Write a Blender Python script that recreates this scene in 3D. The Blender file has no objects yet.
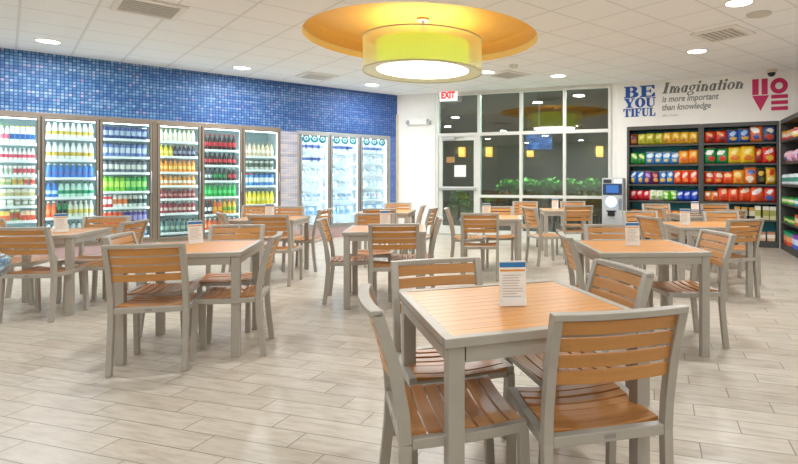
import bpy, bmesh, math, random
from mathutils import Vector, Matrix
random.seed(7)
SC = bpy.context.scene
COL = SC.collection
PI = math.pi
R = math.radians
# ------------------------------------------------------------------ camera constants
F, CX, CY, CAMH = 540.0, 491.0, 179.0, 1.25
CEIL = 3.2

# ------------------------------------------------------------------ materials
def lin(c):
    c = c / 255.0
    return c / 12.92 if c <= 0.04045 else ((c + 0.055) / 1.055) ** 2.4
def rgb(t):
    if isinstance(t, str):
        t = tuple(int(t[i:i + 2], 16) for i in (0, 2, 4))
    return (lin(t[0]), lin(t[1]), lin(t[2]), 1.0)

class NT:
    def __init__(s, name):
        s.m = bpy.data.materials.new(name); s.m.use_nodes = True
        s.t = s.m.node_tree; s.n = s.t.nodes
        s.bsdf = s.n['Principled BSDF']; s.out = s.n['Material Output']
    def new(s, kind, **kw):
        nd = s.n.new(kind)
        for k, v in kw.items(): setattr(nd, k, v)
        return nd
    def link(s, a, b): s.t.links.new(a, b)
    def val(s, sock, v):
        if hasattr(v, 'is_output'): s.link(v, sock)
        else: sock.default_value = v
    def math(s, op, a, b=None, c=None):
        nd = s.new('ShaderNodeMath', operation=op)
        for i, v in enumerate((a, b, c)):
            if v is not None: s.val(nd.inputs[i], v)
        return nd.outputs[0]
    def mix(s, f, a, b, mode='MIX'):
        nd = s.new('ShaderNodeMix', data_type='RGBA', blend_type=mode)
        s.val(nd.inputs[0], f); s.val(nd.inputs[6], a); s.val(nd.inputs[7], b)
        return nd.outputs[2]
    def coord(s, scale=(1, 1, 1), rot=(0, 0, 0), which='Object'):
        tc = s.new('ShaderNodeTexCoord'); mp = s.new('ShaderNodeMapping')
        mp.inputs['Scale'].default_value = scale; mp.inputs['Rotation'].default_value = rot
        s.link(tc.outputs[which], mp.inputs['Vector'])
        return mp.outputs['Vector']
    def noise(s, vec, scale, detail=3, rough=.5):
        nd = s.new('ShaderNodeTexNoise'); s.link(vec, nd.inputs['Vector'])
        nd.inputs['Scale'].default_value = scale; nd.inputs['Detail'].default_value = detail
        nd.inputs['Roughness'].default_value = rough
        return nd.outputs['Fac']
    def ramp(s, fac, stops):
        nd = s.new('ShaderNodeValToRGB'); s.link(fac, nd.inputs[0])
        e = nd.color_ramp.elements
        while len(e) < len(stops): e.new(0.5)
        for el, (p, c) in zip(e, stops): el.position = p; el.color = c
        return nd.outputs[0]

MATS = {}
def mat(name, color, rough=.5, metal=0.0, var=.06, scale=12, spec=None):
    """plain procedural surface with a faint mottling"""
    if name in MATS: return MATS[name]
    t = NT(name); c = rgb(color)
    f = t.noise(t.coord(), scale)
    d = tuple(x * (1 - var) for x in c[:3]) + (1,); l = tuple(min(1, x * (1 + var)) for x in c[:3]) + (1,)
    t.link(t.ramp(f, [(.3, d), (.7, l)]), t.bsdf.inputs['Base Color'])
    t.bsdf.inputs['Roughness'].default_value = rough; t.bsdf.inputs['Metallic'].default_value = metal
    if spec is not None: t.bsdf.inputs['Specular IOR Level'].default_value = spec
    MATS[name] = t.m
    return t.m
def emit(name, color, strength, base='ffffff'):
    if name in MATS: return MATS[name]
    t = NT(name)
    t.bsdf.inputs['Base Color'].default_value = rgb(base)
    t.bsdf.inputs['Emission Color'].default_value = rgb(color)
    t.bsdf.inputs['Emission Strength'].default_value = strength
    MATS[name] = t.m
    return t.m
def glass(name, tint, refl, rough=0.0):
    if name in MATS: return MATS[name]
    t = NT(name)
    tr = t.new('ShaderNodeBsdfTransparent'); tr.inputs[0].default_value = rgb(tint)
    gl = t.new('ShaderNodeBsdfGlossy'); gl.inputs['Roughness'].default_value = rough
    mx = t.new('ShaderNodeMixShader'); mx.inputs[0].default_value = refl
    t.link(tr.outputs[0], mx.inputs[1]); t.link(gl.outputs[0], mx.inputs[2])
    t.link(mx.outputs[0], t.out.inputs['Surface'])
    MATS[name] = t.m
    return t.m
def wood(name, color, axis=0):
    t = NT(name); c = rgb(color)
    sc = [30, 30, 30]; sc[axis] = 1.6
    v = t.coord(tuple(sc))
    f = t.noise(v, 1.0, 4, .6)
    f2 = t.noise(t.coord((5, 14, 14)), 1.0, 2)
    a = t.ramp(f, [(.25, tuple(x * .80 for x in c[:3]) + (1,)), (.75, tuple(min(1, x * 1.14) for x in c[:3]) + (1,))])
    b = t.mix(t.math('MULTIPLY', f2, .35), a, tuple(min(1, x * .78) for x in c[:3]) + (1,))
    t.link(b, t.bsdf.inputs['Base Color']); t.bsdf.inputs['Roughness'].default_value = .33
    MATS[name] = t.m
    return t.m
def mosaic(name):
    t = NT(name); v = t.coord()
    sp = t.new('ShaderNodeSeparateXYZ'); t.link(v, sp.inputs[0])
    P = .05
    u = t.math('DIVIDE', sp.outputs['X'], P); w = t.math('DIVIDE', sp.outputs['Z'], P)
    cb = t.new('ShaderNodeCombineXYZ'); t.link(t.math('FLOOR', u), cb.inputs[0]); t.link(t.math('FLOOR', w), cb.inputs[1])
    wn = t.new('ShaderNodeTexWhiteNoise', noise_dimensions='3D'); t.link(cb.outputs[0], wn.inputs['Vector'])
    base = t.ramp(wn.outputs['Value'], [(0, rgb('4679ae')), (.35, rgb('5486b8')), (.7, rgb('6596c4')), (.93, rgb('86b0d4')), (1, rgb('a99ac0'))])
    # mural of drifting streaks, chosen tile by tile
    mp = t.new('ShaderNodeMapping'); mp.inputs['Scale'].default_value = (.03, .34, 1); t.link(cb.outputs[0], mp.inputs['Vector'])
    st = t.noise(mp.outputs[0], 1.0, 4, .6)
    stm = t.ramp(st, [(.36, (0, 0, 0, 1)), (.54, (.0, .0, .0, 1)), (.70, (1, 1, 1, 1))])
    jit = t.math('MULTIPLY', stm, t.math('ADD', t.math('MULTIPLY', wn.outputs['Value'], .7), .15))
    c1 = t.mix(jit, base, rgb('b9cfe6'))
    dk = t.ramp(st, [(.34, (1, 1, 1, 1)), (.52, (0, 0, 0, 1))])
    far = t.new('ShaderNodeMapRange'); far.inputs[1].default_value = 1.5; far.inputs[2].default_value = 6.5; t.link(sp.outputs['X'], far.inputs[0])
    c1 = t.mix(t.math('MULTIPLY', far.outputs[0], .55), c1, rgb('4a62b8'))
    c2 = t.mix(t.math('MULTIPLY', dk, .55), c1, rgb('2a4a96'))
    # the lower part (between the cabinets) fades to pale stone tiles
    low = t.math('LESS_THAN', sp.outputs['Z'], 2.21)
    pale = t.ramp(t.noise(mp.outputs[0], 2.3, 4, .6), [(.3, rgb('9a9cb0')), (.48, rgb('c4c1cc')), (.58, rgb('d8cfca')), (.7, rgb('b7a59c'))])
    lx = t.math('LESS_THAN', sp.outputs['X'], 6.2)
    c3 = t.mix(t.math('MULTIPLY', t.math('MULTIPLY', low, lx), .92), c2, pale)
    c3 = t.mix(t.math('MULTIPLY', t.math('MULTIPLY', low, t.math('GREATER_THAN', sp.outputs['X'], 6.2)), .45), c3, rgb('7486c4'))
    fu = t.math('FRACT', u); fw = t.math('FRACT', w)
    g = t.math('MAXIMUM', t.math('LESS_THAN', fu, .27), t.math('LESS_THAN', fw, .27))
    fade = t.math('SUBTRACT', .86, t.math('MULTIPLY', low, .66))
    c4 = t.mix(t.math('MULTIPLY', g, fade), c3, rgb('263a6c'))
    t.link(c4, t.bsdf.inputs['Base Color'])
    t.bsdf.inputs['Roughness'].default_value = .5; t.bsdf.inputs['Specular IOR Level'].default_value = .3
    MATS[name] = t.m
    return t.m
def floor_mat(az_dir):
    """wood-look porcelain planks, long side along az_dir"""
    t = NT('plank_tile'); v = t.coord(rot=(0, 0, -az_dir))
    sp = t.new('ShaderNodeSeparateXYZ'); t.link(v, sp.inputs[0])
    W, L = .152, .615
    r = t.math('DIVIDE', sp.outputs['Y'], W); row = t.math('FLOOR', r)
    x = t.math('DIVIDE', sp.outputs['X'], L); xs = t.math('ADD', x, t.math('MULTIPLY', row, .3335))
    cb = t.new('ShaderNodeCombineXYZ'); t.link(row, cb.inputs[0]); t.link(t.math('FLOOR', xs), cb.inputs[1])
    wn = t.new('ShaderNodeTexWhiteNoise', noise_dimensions='3D'); t.link(cb.outputs[0], wn.inputs['Vector'])
    base = t.ramp(wn.outputs['Value'], [(0, rgb('b3a797')), (.4, rgb('c4baaa')), (.75, rgb('ccc2b3')), (1, rgb('bcb4a7'))])
    grv = t.new('ShaderNodeVectorMath', operation='ADD'); t.link(v, grv.inputs[0]); t.link(wn.outputs['Color'], grv.inputs[1])
    mp = t.new('ShaderNodeMapping'); mp.inputs['Scale'].default_value = (3.2, 17, 1); t.link(grv.outputs[0], mp.inputs['Vector'])
    gr = t.noise(mp.outputs[0], 1.6, 5, .65)
    grc = t.ramp(gr, [(.28, rgb('8c8275')), (.5, rgb('c0b6a7')), (.72, rgb('d8d0c4'))])
    c = t.mix(.45, base, grc)
    fr = t.math('FRACT', r); fx = t.math('FRACT', xs)
    j = t.math('MAXIMUM', t.math('LESS_THAN', fr, .034), t.math('LESS_THAN', fx, .010))
    c = t.mix(t.math('MULTIPLY', j, .8), c, rgb('6f665b'))
    t.link(c, t.bsdf.inputs['Base Color'])
    t.link(t.math('ADD', t.math('MULTIPLY', gr, .2), .22), t.bsdf.inputs['Roughness'])
    t.bsdf.inputs['Specular IOR Level'].default_value = .35
    return t.m
def ceil_mat(az_dir):
    t = NT('ceiling_tile'); v = t.coord(rot=(0, 0, -az_dir))
    sp = t.new('ShaderNodeSeparateXYZ'); t.link(v, sp.inputs[0])
    P = .655
    fx = t.math('FRACT', t.math('DIVIDE', t.math('ADD', sp.outputs['X'], CEIL_OX), P))
    fy = t.math('FRACT', t.math('DIVIDE', t.math('ADD', sp.outputs['Y'], CEIL_OY), P))
    ln = t.math('MAXIMUM', t.math('LESS_THAN', fx, .030), t.math('LESS_THAN', fy, .030))
    gv = t.math('MAXIMUM', t.math('LESS_THAN', fx, .05), t.math('LESS_THAN', fy, .05))
    sp_ = t.noise(v, 90, 2)
    c = t.ramp(sp_, [(.3, rgb('f0f1f1')), (.7, rgb('f8f9f9'))])
    c = t.mix(t.math('MULTIPLY', gv, .16), c, rgb('aaa59b'))
    c = t.mix(t.math('MULTIPLY', ln, .2), c, rgb('a8a49b'))
    t.link(c, t.bsdf.inputs['Base Color']); t.bsdf.inputs['Roughness'].default_value = .85
    return t.m

# ------------------------------------------------------------------ mesh builder
class MB:
    def __init__(s): s.v = []; s.f = []; s.mi = []; s.sm = []
    def add(s, vs, fs, mi=0, smooth=False, M=None):
        o = len(s.v)
        s.v += [tuple(M @ Vector(p)) if M is not None else tuple(p) for p in vs]
        s.f += [tuple(i + o for i in f) for f in fs]; s.mi += [mi] * len(fs); s.sm += [smooth] * len(fs)
        return s
    def box(s, x0, x1, y0, y1, z0, z1, mi=0, M=None):
        vs = [(x0, y0, z0), (x1, y0, z0), (x1, y1, z0), (x0, y1, z0), (x0, y0, z1), (x1, y0, z1), (x1, y1, z1), (x0, y1, z1)]
        return s.add(vs, [(0, 3, 2, 1), (4, 5, 6, 7), (0, 1, 5, 4), (1, 2, 6, 5), (2, 3, 7, 6), (3, 0, 4, 7)], mi, False, M)
    def loft(s, rings, mi=0, smooth=False, caps=True, closed=True, M=None):
        n = len(rings[0]); vs = [p for r in rings for p in r]; fs = []
        for k in range(len(rings) - 1):
            for i in range(n if closed else n - 1):
                j = (i + 1) % n
                fs.append((k * n + i, k * n + j, (k + 1) * n + j, (k + 1) * n + i))
        s.add(vs, fs, mi, smooth, M)
        if caps:
            s.add(rings[0], [tuple(reversed(range(n)))], mi, False, M); s.add(rings[-1], [tuple(range(n))], mi, False, M)
        return s
    def lathe(s, prof, seg=16, mi=0, c=(0, 0, 0), smooth=True, mats=None, caps=True):
        """prof: (r, z) list upward; mats: material of each band"""
        for k in range(len(prof) - 1):
            rr = [[(c[0] + r * math.cos(2 * PI * i / seg), c[1] + r * math.sin(2 * PI * i / seg), c[2] + z) for i in range(seg)] for r, z in prof[k:k + 2]]
            s.loft(rr, mats[k] if mats else mi, smooth, False)
        if caps:
            for (r, z), flip, m in ((prof[0], True, mats[0] if mats else mi), (prof[-1], False, mats[-1] if mats else mi)):
                if r > 1e-5:
                    ring = [(c[0] + r * math.cos(2 * PI * i / seg), c[1] + r * math.sin(2 * PI * i / seg), c[2] + z) for i in range(seg)]
                    s.add(ring, [tuple(reversed(range(seg))) if flip else tuple(range(seg))], m)
        return s
    def tube(s, pts, r, seg=8, mi=0):
        pts = [Vector(p) for p in pts]; rings = []
        for i, p in enumerate(pts):
            t = (pts[min(i + 1, len(pts) - 1)] - pts[max(i - 1, 0)]).normalized()
            a = t.orthogonal().normalized() if i == 0 else (a - t * a.dot(t)).normalized()
            b = t.cross(a)
            rings.append([tuple(p + a * r * math.cos(2 * PI * k / seg) + b * r * math.sin(2 * PI * k / seg)) for k in range(seg)])
        return s.loft(rings, mi, True)
    def strap(s, x0, x1, pts, th, mi=0):
        """flat bar between x0..x1 following (y, z) points, thickness th across the path"""
        rings = []
        for i, p in enumerate(pts):
            a = Vector(pts[max(i - 1, 0)]); b = Vector(pts[min(i + 1, len(pts) - 1)])
            t = (b - a).normalized(); n = Vector((-t.y, t.x)) * th / 2
            p = Vector(p); q, r = p + n, p - n
            rings.append([(x0, q.x, q.y), (x1, q.x, q.y), (x1, r.x, r.y), (x0, r.x, r.y)])
        return s.loft(rings, mi)
    def build(s, name, mats, parent=None, bevel=0.0, loc=None, rot=None):
        me = bpy.data.meshes.new(name)
        me.from_pydata(s.v, [], s.f)
        for m in (mats if isinstance(mats, (list, tuple)) else [mats]): me.materials.append(m)
        me.polygons.foreach_set('material_index', s.mi); me.polygons.foreach_set('use_smooth', s.sm)
        bm = bmesh.new(); bm.from_mesh(me)
        bmesh.ops.remove_doubles(bm, verts=bm.verts, dist=1e-5)
        bmesh.ops.recalc_face_normals(bm, faces=bm.faces); bm.to_mesh(me); bm.free()
        o = bpy.data.objects.new(name, me); COL.objects.link(o)
        if parent: o.parent = parent
        if loc: o.location = loc
        if rot is not None: o.rotation_euler = (0, 0, rot)
        if bevel:
            md = o.modifiers.new('soft_edges', 'BEVEL'); md.width = bevel; md.segments = 2; md.limit_method = 'ANGLE'; md.angle_limit = R(40)
        return o
def empty(name, loc=(0, 0, 0), rot=0.0):
    o = bpy.data.objects.new(name, None); o.empty_display_size = .1; COL.objects.link(o)
    o.location = loc; o.rotation_euler = (0, 0, rot)
    return o
def tag(o, label, cat, group=None, kind=None):
    if label: o['label'] = label
    if cat: o['category'] = cat
    if group: o['group'] = group
    if kind: o['kind'] = kind
    return o
def struct(o): o['kind'] = 'structure'; return o
def copy_tree(o, parent=None):
    c = o.copy(); COL.objects.link(c)
    if parent: c.parent = parent
    for ch in list(o.children): copy_tree(ch, c)
    return c

# ------------------------------------------------------------------ materials used
M_metal = mat('warm_grey_metal', 'ada69b', .42, .2, .03)
M_slat = wood('slat_wood', 'c58a4a', 0)
M_slat2 = wood('seat_wood', 'bd8146', 0)
M_top = wood('table_wood', 'd89650', 0)
M_dark = mat('dark_gap', '5a4632', .8)
M_white = mat('white_paint', 'eceae5', .6, 0, .02)
M_wall = mat('wall_paint', 'eeece7', .7, 0, .02, 4)
M_bronze = mat('champagne_metal', '93877a', .35, .4, .04)
M_silver = mat('silver_frame', 'aeb0af', .35, .4, .03)
M_interior = mat('cooler_interior', 'dfe9ea', .5, 0, .02)
M_backteal = mat('cooler_back', '9fb6ba', .6, 0, .05)
M_freezer = mat('freezer_interior', 'f6f9fc', .5, 0, .02)
M_shelfw = mat('white_shelf', 'f2f6f6', .4, 0, .02)
M_black = mat('black_plastic', '1c1c1e', .4)
M_dgrey = mat('dark_grey_shelf', '4b4b49', .5, 0, .06)
M_teal = mat('teal_panel', '38a8b6', .5, 0, .08)
M_frame = mat('window_frame_white', 'd9d9d3', .4, .1, .02)
M_glass = glass('cooler_glass', 'f4fbfb', .05)
M_wglass = glass('window_glass', 'c4d2ca', .18)
M_led = emit('cooler_led', 'f4fbff', 6.5)
M_led2 = emit('freezer_led', 'f2f8ff', 13.0)

# ------------------------------------------------------------------ room lines (plan view; camera at the origin looking along +Y)
A0 = Vector((-7.29, 8.01)); C0 = Vector((-2.19, 12.6)); K0 = Vector((2.567, 11.0)); R0 = Vector((5.22, 9.75))
uL = (C0 - A0).normalized(); uW = (K0 - C0).normalized(); uS = (R0 - K0).normalized()
uR = Vector((-.30, -.954)).normalized()
RW0 = R0 + uS * .50
R1 = RW0 + uR * 2.7
class Line:
    """a wall line: local x runs along it, local y points out of the room"""
    def __init__(s, P, d): s.P = P; s.d = d; s.o = Vector((-d.y, d.x)); s.rot = math.atan2(d.y, d.x)
    def s(s_, px):
        k = (px - CX) / F
        return (k * s_.P.y - s_.P.x) / (s_.d.x - k * s_.d.y)
    def at(s, t, out=0.0, z=0.0):
        p = s.P + s.d * t + s.o * out
        return Vector((p.x, p.y, z))
LW, WW, SW, RW = Line(A0, uL), Line(C0, uW), Line(K0, uS), Line(R0, uR)

def on(line, mb, name, mats, bevel=0.0, t=0.0, out=0.0, z=0.0):
    return mb.build(name, mats, None, bevel, line.at(t, out, z), line.rot)

azL = math.atan2(uL.y, uL.x); azB = math.atan2(-.289, .957)
# offsets that make the ceiling grid meet the wall where the photo shows it
_w = LW.at(LW.s(70)); _c, _s = math.cos(-azL), math.sin(-azL)
CEIL_OX = 50 * .655 - (_w.x * _c - _w.y * _s); CEIL_OY = 50 * .655 - (_w.x * _s + _w.y * _c) + .10

# outline of the room
back_l = Vector((-13.2, 2.0)); poly = [C0, K0, RW0, R1, Vector((7.4, 6.2)), Vector((7.4, -4.5)), Vector((-12.0, -4.5)), Vector((-13.6, 2.33))]
_t = (back_l - A0).dot(uL); poly[-1] = A0 + uL * _t
bm = bmesh.new(); vs = [bm.verts.new((p.x, p.y, 0)) for p in poly]; fa = bm.faces.new(vs)
bmesh.ops.recalc_face_normals(bm, faces=bm.faces)
r_ = bmesh.ops.extrude_face_region(bm, geom=[fa]); bmesh.ops.translate(bm, vec=(0, 0, -.08), verts=[e for e in r_['geom'] if isinstance(e, bmesh.types.BMVert)])
bmesh.ops.recalc_face_normals(bm, faces=bm.faces)
me = bpy.data.meshes.new('floor'); bm.to_mesh(me); bm.free()
me.materials.append(floor_mat(azB)); fl = bpy.data.objects.new('floor', me); COL.objects.link(fl); struct(fl)

LAMP = Vector((-.95, 7.55)); COVE_R = 1.6
bm = bmesh.new(); edges = []
vs = [bm.verts.new((p.x, p.y, CEIL)) for p in poly]; edges += [bm.edges.new((vs[i], vs[(i + 1) % len(vs)])) for i in range(len(vs))]
cv = [bm.verts.new((LAMP.x + COVE_R * math.cos(2 * PI * i / 96), LAMP.y + COVE_R * math.sin(2 * PI * i / 96), CEIL)) for i in range(96)]
edges += [bm.edges.new((cv[i], cv[(i + 1) % 96])) for i in range(96)]
bmesh.ops.triangle_fill(bm, use_beauty=True, use_dissolve=False, edges=edges, normal=(0, 0, -1))
me = bpy.data.meshes.new('ceiling'); bm.to_mesh(me); bm.free()
me.materials.append(ceil_mat(azL)); ce = bpy.data.objects.new('ceiling', me); COL.objects.link(ce); struct(ce)

# round coffer, painted yellow, above the drum lamp
cove = MB()
cove.lathe([(COVE_R, CEIL), (COVE_R, CEIL + .10)], 96, 0, (LAMP.x, LAMP.y, 0), True, None, False)
cove.lathe([(COVE_R, CEIL + .10), (COVE_R - .04, CEIL + .10), (COVE_R - .04, CEIL + .23), (COVE_R - .12, CEIL + .26), (.001, CEIL + .29)], 96, 1, (LAMP.x, LAMP.y, 0), True, None, False)
struct(cove.build('trim_1', [mat('coffer_rim_lit', 'f3d98f', .6, 0, .02), mat('coffer_yellow_paint', 'e6ae4c', .6, 0, .03)]))  # paler rim colour holds the lamplight on the lower inner wall

# ------------------------------------------------------------------ left wall: mosaic above and between the cabinets
def wallbox(line, spans, name, mats, zz=CEIL):
    m = MB()
    for (t0, t1, z0, z1, th, mi) in spans: m.box(t0, t1, 0, th, z0, z1, mi)
    return struct(on(line, m, name, mats))
CT = 2.275
CTF = 2.24
b1a, b1b = LW.s(-62), LW.s(154); b2a, b2b = LW.s(155.2), LW.s(280.5); b3a, b3b = LW.s(297.5), LW.s(390)
Lend = (C0 - A0).length
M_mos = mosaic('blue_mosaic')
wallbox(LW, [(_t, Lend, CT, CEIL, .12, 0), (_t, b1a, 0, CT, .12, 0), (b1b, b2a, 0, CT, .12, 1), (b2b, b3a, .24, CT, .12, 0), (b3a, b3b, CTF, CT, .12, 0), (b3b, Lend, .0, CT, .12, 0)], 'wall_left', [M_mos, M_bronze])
base = MB(); base.box(b2b, b3a, -.006, .10, 0, .24)
struct(on(LW, base, 'baseboard_left', mat('rose_base', 'b9a0a0', .5)))

# ------------------------------------------------------------------ far wall with the storefront window, then the snack wall
w_col = WW.s(435.5); Wend = (K0 - C0).length; Send = (R0 - K0).length
wx = [WW.s(p) for p in (437.5, 479, 521, 564.5, 609.8)]
wallbox(WW, [(0, w_col, 0, CEIL, .14, 0), (w_col, wx[4] + .03, 3.17, CEIL, .14, 0), (wx[4] + .03, Wend, 0, CEIL, .14, 0)], 'wall_back', [M_wall])
trim = MB(); trim.box(-.02, .035, -.03, .0, 0, 2.75)
struct(on(WW, trim, 'trim_2', mat('beige_trim', 'cdbfa4', .5)))
s_l, s_m, s_r = SW.s(626.8), SW.s(701), SW.s(779.5)
SHT, SHB = 2.30, .0
wallbox(SW, [(0, s_l, 0, CEIL, .14, 0), (s_l, s_r, SHT, CEIL, .14, 0), (s_r, Send + .5, SHT, CEIL, .14, 0), (s_r, Send + .5, 0, SHT, .14, 0)], 'wall_snack', [M_wall, M_dgrey])
RL = 2.3
wallbox(Line(RW0, uR), [(0, 2.7, 0, CEIL, .14, 0)], 'wall_right', [M_wall])
m = MB()
for a, b in ((3, 4), (4, 5), (5, 6), (6, 7)):
    p, q = poly[a], poly[b]; d = (q - p); L = d.length; n = Vector((-d.y, d.x)).normalized() * .12
    vs = [(p.x, p.y, 0), (q.x, q.y, 0), (q.x + n.x, q.y + n.y, 0), (p.x + n.x, p.y + n.y, 0)]
    vs += [(x, y, CEIL) for x, y, z in vs]
    m.add(vs, [(0, 3, 2, 1), (4, 5, 6, 7), (0, 1, 5, 4), (1, 2, 6, 5), (2, 3, 7, 6), (3, 0, 4, 7)])
struct(m.build('wall_front', [M_wall]))

# storefront: window_1 (glazing) and door_1
def zpy(line, px, py): return CAMH - (py - CY) * line.at(line.s(px)).y / F
zt1 = zpy(WW, 520, 133); zt2 = zpy(WW, 560, 197); ztop = 3.168
wf = MB(); W2 = .03
for k, x in enumerate(wx): wf.box(x - W2, x + W2, -.03, .09, 0, ztop)
wf.box(wx[0], wx[4], -.029, .089, ztop - .05, ztop); wf.box(wx[0], wx[4], -.028, .088, zt1 - .035, zt1 + .035)
wf.box(wx[1], wx[4], -.027, .087, zt2 - .03, zt2 + .03); wf.box(wx[1], wx[4], -.026, .086, 0, .12)
win = struct(on(WW, wf, 'window_1', [M_frame]))
def pane(x0, x1, z0, z1, parent, name='pane', y=.025, m_=None):
    p = MB(); p.box(x0, x1, y, y + .006, z0, z1); return p.build(name, m_ or M_wglass, parent)
for k in range(4): pane(wx[k] + W2, wx[k + 1] - W2, zt1 + .035, ztop - .05, win)
for k in range(1, 4):
    pane(wx[k] + W2, wx[k + 1] - W2, zt2 + .03, zt1 - .035, win); pane(wx[k] + W2, wx[k + 1] - W2, .12, zt2 - .03, win)
d0, d1 = wx[0] + W2 + .005, wx[1] - W2 - .005; zd = zt1 - .04
dm = MB(); st = .085
dm.box(d0, d0 + st, -.01, .04, .01, zd); dm.box(d1 - st, d1, -.01, .04, .01, zd); dm.box(d0 + st, d1 - st, -.01, .04, zd - .09, zd); dm.box(d0 + st, d1 - st, -.01, .04, .01, .2)
dm.box(d0 + st, d1 - st, -.01, .04, 1.00, 1.08)
door = struct(on(WW, dm, 'door_1', [M_frame]))
pane(d0 + st, d1 - st, 1.08, zd - .09, door, y=.012); pane(d0 + st, d1 - st, .2, 1.0, door, y=.012)
h = MB(); h.box(d0 + .02, d1 - .02, -.075, -.045, 1.0, 1.05); h.box(d0 + .03, d0 + .07, -.05, -.012, .99, 1.06); h.box(d1 - .07, d1 - .03, -.05, -.012, .99, 1.06)
h.build('push_bar', M_silver, door, .003)
h = MB(); h.box(d0 + .1, d0 + .42, -.075, -.012, zd - .075, zd - .01); h.box(d0 + .42, d0 + .62, -.045, -.03, zd - .03, zd - .015)
h.build('door_closer', M_silver, door, .004)
n_ = MB(); x = WW.s(460); n_.box(x - .14, x + .14, .004, .010, 1.30, 1.56)
tag(on(WW, n_, 'notice', mat('paper', 'eef0ee', .7)), 'white paper notice stuck on the glass of the exit door', 'notice')
n_ = MB(); x = WW.s(450.5); n_.box(x - .10, x + .1, .004, .010, 1.62, 1.75)
tag(on(WW, n_, 'sign', mat('brown_card', 'a8804f', .7)), 'small brown card sign high on the glass of the exit door', 'sign')

# ------------------------------------------------------------------ text helpers
def to_mesh(ob, name, m, parent=None):
    COL.objects.link(ob)
    dg = bpy.context.evaluated_depsgraph_get(); dg.update()
    me = bpy.data.meshes.new_from_object(ob.evaluated_get(dg)); 
    cu = ob.data; bpy.data.objects.remove(ob); bpy.data.curves.remove(cu)
    me.name = name; me.materials.clear(); me.materials.append(m)
    o = bpy.data.objects.new(name, me); COL.objects.link(o)
    if parent: o.parent = parent
    return o
def text_mesh(s, name, m, width, height, parent=None, shear=0, bold=0.0, align='LEFT', th=.004):
    """text standing in the local XZ plane, fitted to width x height, facing -Y"""
    cu = bpy.data.curves.new(name, 'FONT'); cu.body = s; cu.size = 1; cu.shear = shear; cu.offset = bold; cu.extrude = .5; cu.resolution_u = 3
    o = to_mesh(bpy.data.objects.new(name, cu), name, m, parent)
    me = o.data
    xs = [v.co.x for v in me.vertices]; ys = [v.co.y for v in me.vertices]; x0, x1, y0, y1 = min(xs), max(xs), min(ys), max(ys)
    for v in me.vertices:
        x, y, z = v.co
        v.co = ((x - x0) / (x1 - x0) * width, -(z + .5) * th, (y - y0) / (y1 - y0) * height)
    me.update()
    return o
def glyph_mesh(loops, name, m, parent=None, th=.006):
    cu = bpy.data.curves.new(name, 'CURVE'); cu.dimensions = '2D'; cu.fill_mode = 'BOTH'; cu.extrude = .5
    for lp in loops:
        sp = cu.splines.new('POLY'); sp.points.add(len(lp) - 1); sp.use_cyclic_u = True
        for p, (x, y) in zip(sp.points, lp): p.co = (x, y, 0, 1)
    o = to_mesh(bpy.data.objects.new(name, cu), name, m, parent)
    for v in o.data.vertices:
        x, y, z = v.co; v.co = (x, -(z + .5) * th, y)
    o.data.update()
    return o
def arc(cx, cy, rx, ry, a0, a1, n=14): return [(cx + rx * math.cos(R(a0 + (a1 - a0) * i / n)), cy + ry * math.sin(R(a0 + (a1 - a0) * i / n))) for i in range(n + 1)]
# heavy slab-serif capitals on a 1 x 1 em (thick stems, thin slabs)
s_ = .10
GL = {
 'B': [[(0, 0), (.6, 0)] + arc(.62, .27, .38, .27, -90, 60) + arc(.58, .76, .34, .24, -40, 90) + [(0, 1), (0, .9), (.1, .9), (.1, .1), (0, .1)],
       [(.42, .58), (.42, .9), (.5, .9)] + arc(.5, .74, .13, .16, 90, -90), [(.42, .1), (.42, .48), (.5, .48)] + arc(.5, .29, .15, .19, 90, -90)],
 'E': [[(0, 0), (1, 0), (1, .34), (.9, .34), (.76, .1), (.42, .1), (.42, .45), (.62, .45), (.68, .33), (.74, .33), (.74, .67), (.68, .67), (.62, .55), (.42, .55), (.42, .9), (.76, .9), (.88, .68), (.97, .68), (.97, 1), (0, 1), (0, .9), (.1, .9), (.1, .1), (0, .1)]],
 'Y': [[(.2, 0), (.8, 0), (.8, s_), (.66, s_), (.66, .42), (.9, .9), (1, .9), (1, 1), (.66, 1), (.66, .9), (.8, .9), (.6, .54), (.42, .9), (.52, .9), (.52, 1), (0, 1), (0, .9), (.08, .9), (.34, .4), (.34, s_), (.2, s_)]],
 'O': [arc(.5, .5, .5, .52, 0, 360, 30)[:-1], arc(.5, .5, .16, .42, 0, 360, 24)[:-1]],
 'U': [[(0, .9), (0, 1), (.52, 1), (.52, .9), (.4, .9), (.4, .3)] + arc(.58, .3, .2, .2, 180, 360) + [(.78, .9), (.66, .9), (.66, 1), (1, 1), (1, .9), (.88, .9), (.88, .3)] + arc(.49, .3, .39, .32, 0, -180) + [(.1, .9)]],
 'T': [[(.2, 0), (.8, 0), (.8, s_), (.66, s_), (.66, .9), (.8, .9), (.92, .62), (1, .62), (1, 1), (0, 1), (0, .62), (.08, .62), (.2, .9), (.34, .9), (.34, s_), (.2, s_)]],
 'I': [[(0, 0), (1, 0), (1, s_), (.82, s_), (.82, .9), (1, .9), (1, 1), (0, 1), (0, .9), (.18, .9), (.18, s_), (0, s_)]],
 'F': [[(0, 0), (.6, 0), (.6, s_), (.44, s_), (.44, .45), (.62, .45), (.68, .33), (.75, .33), (.75, .67), (.68, .67), (.62, .55), (.44, .55), (.44, .9), (.76, .9), (.88, .64), (.97, .64), (.97, 1), (0, 1), (0, .9), (.1, .9), (.1, s_), (0, s_)]],
 'L': [[(0, 0), (1, 0), (1, .42), (.9, .42), (.76, s_), (.44, s_), (.44, .9), (.6, .9), (.6, 1), (0, 1), (0, .9), (.1, .9), (.1, s_), (0, s_)]],
}
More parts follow.
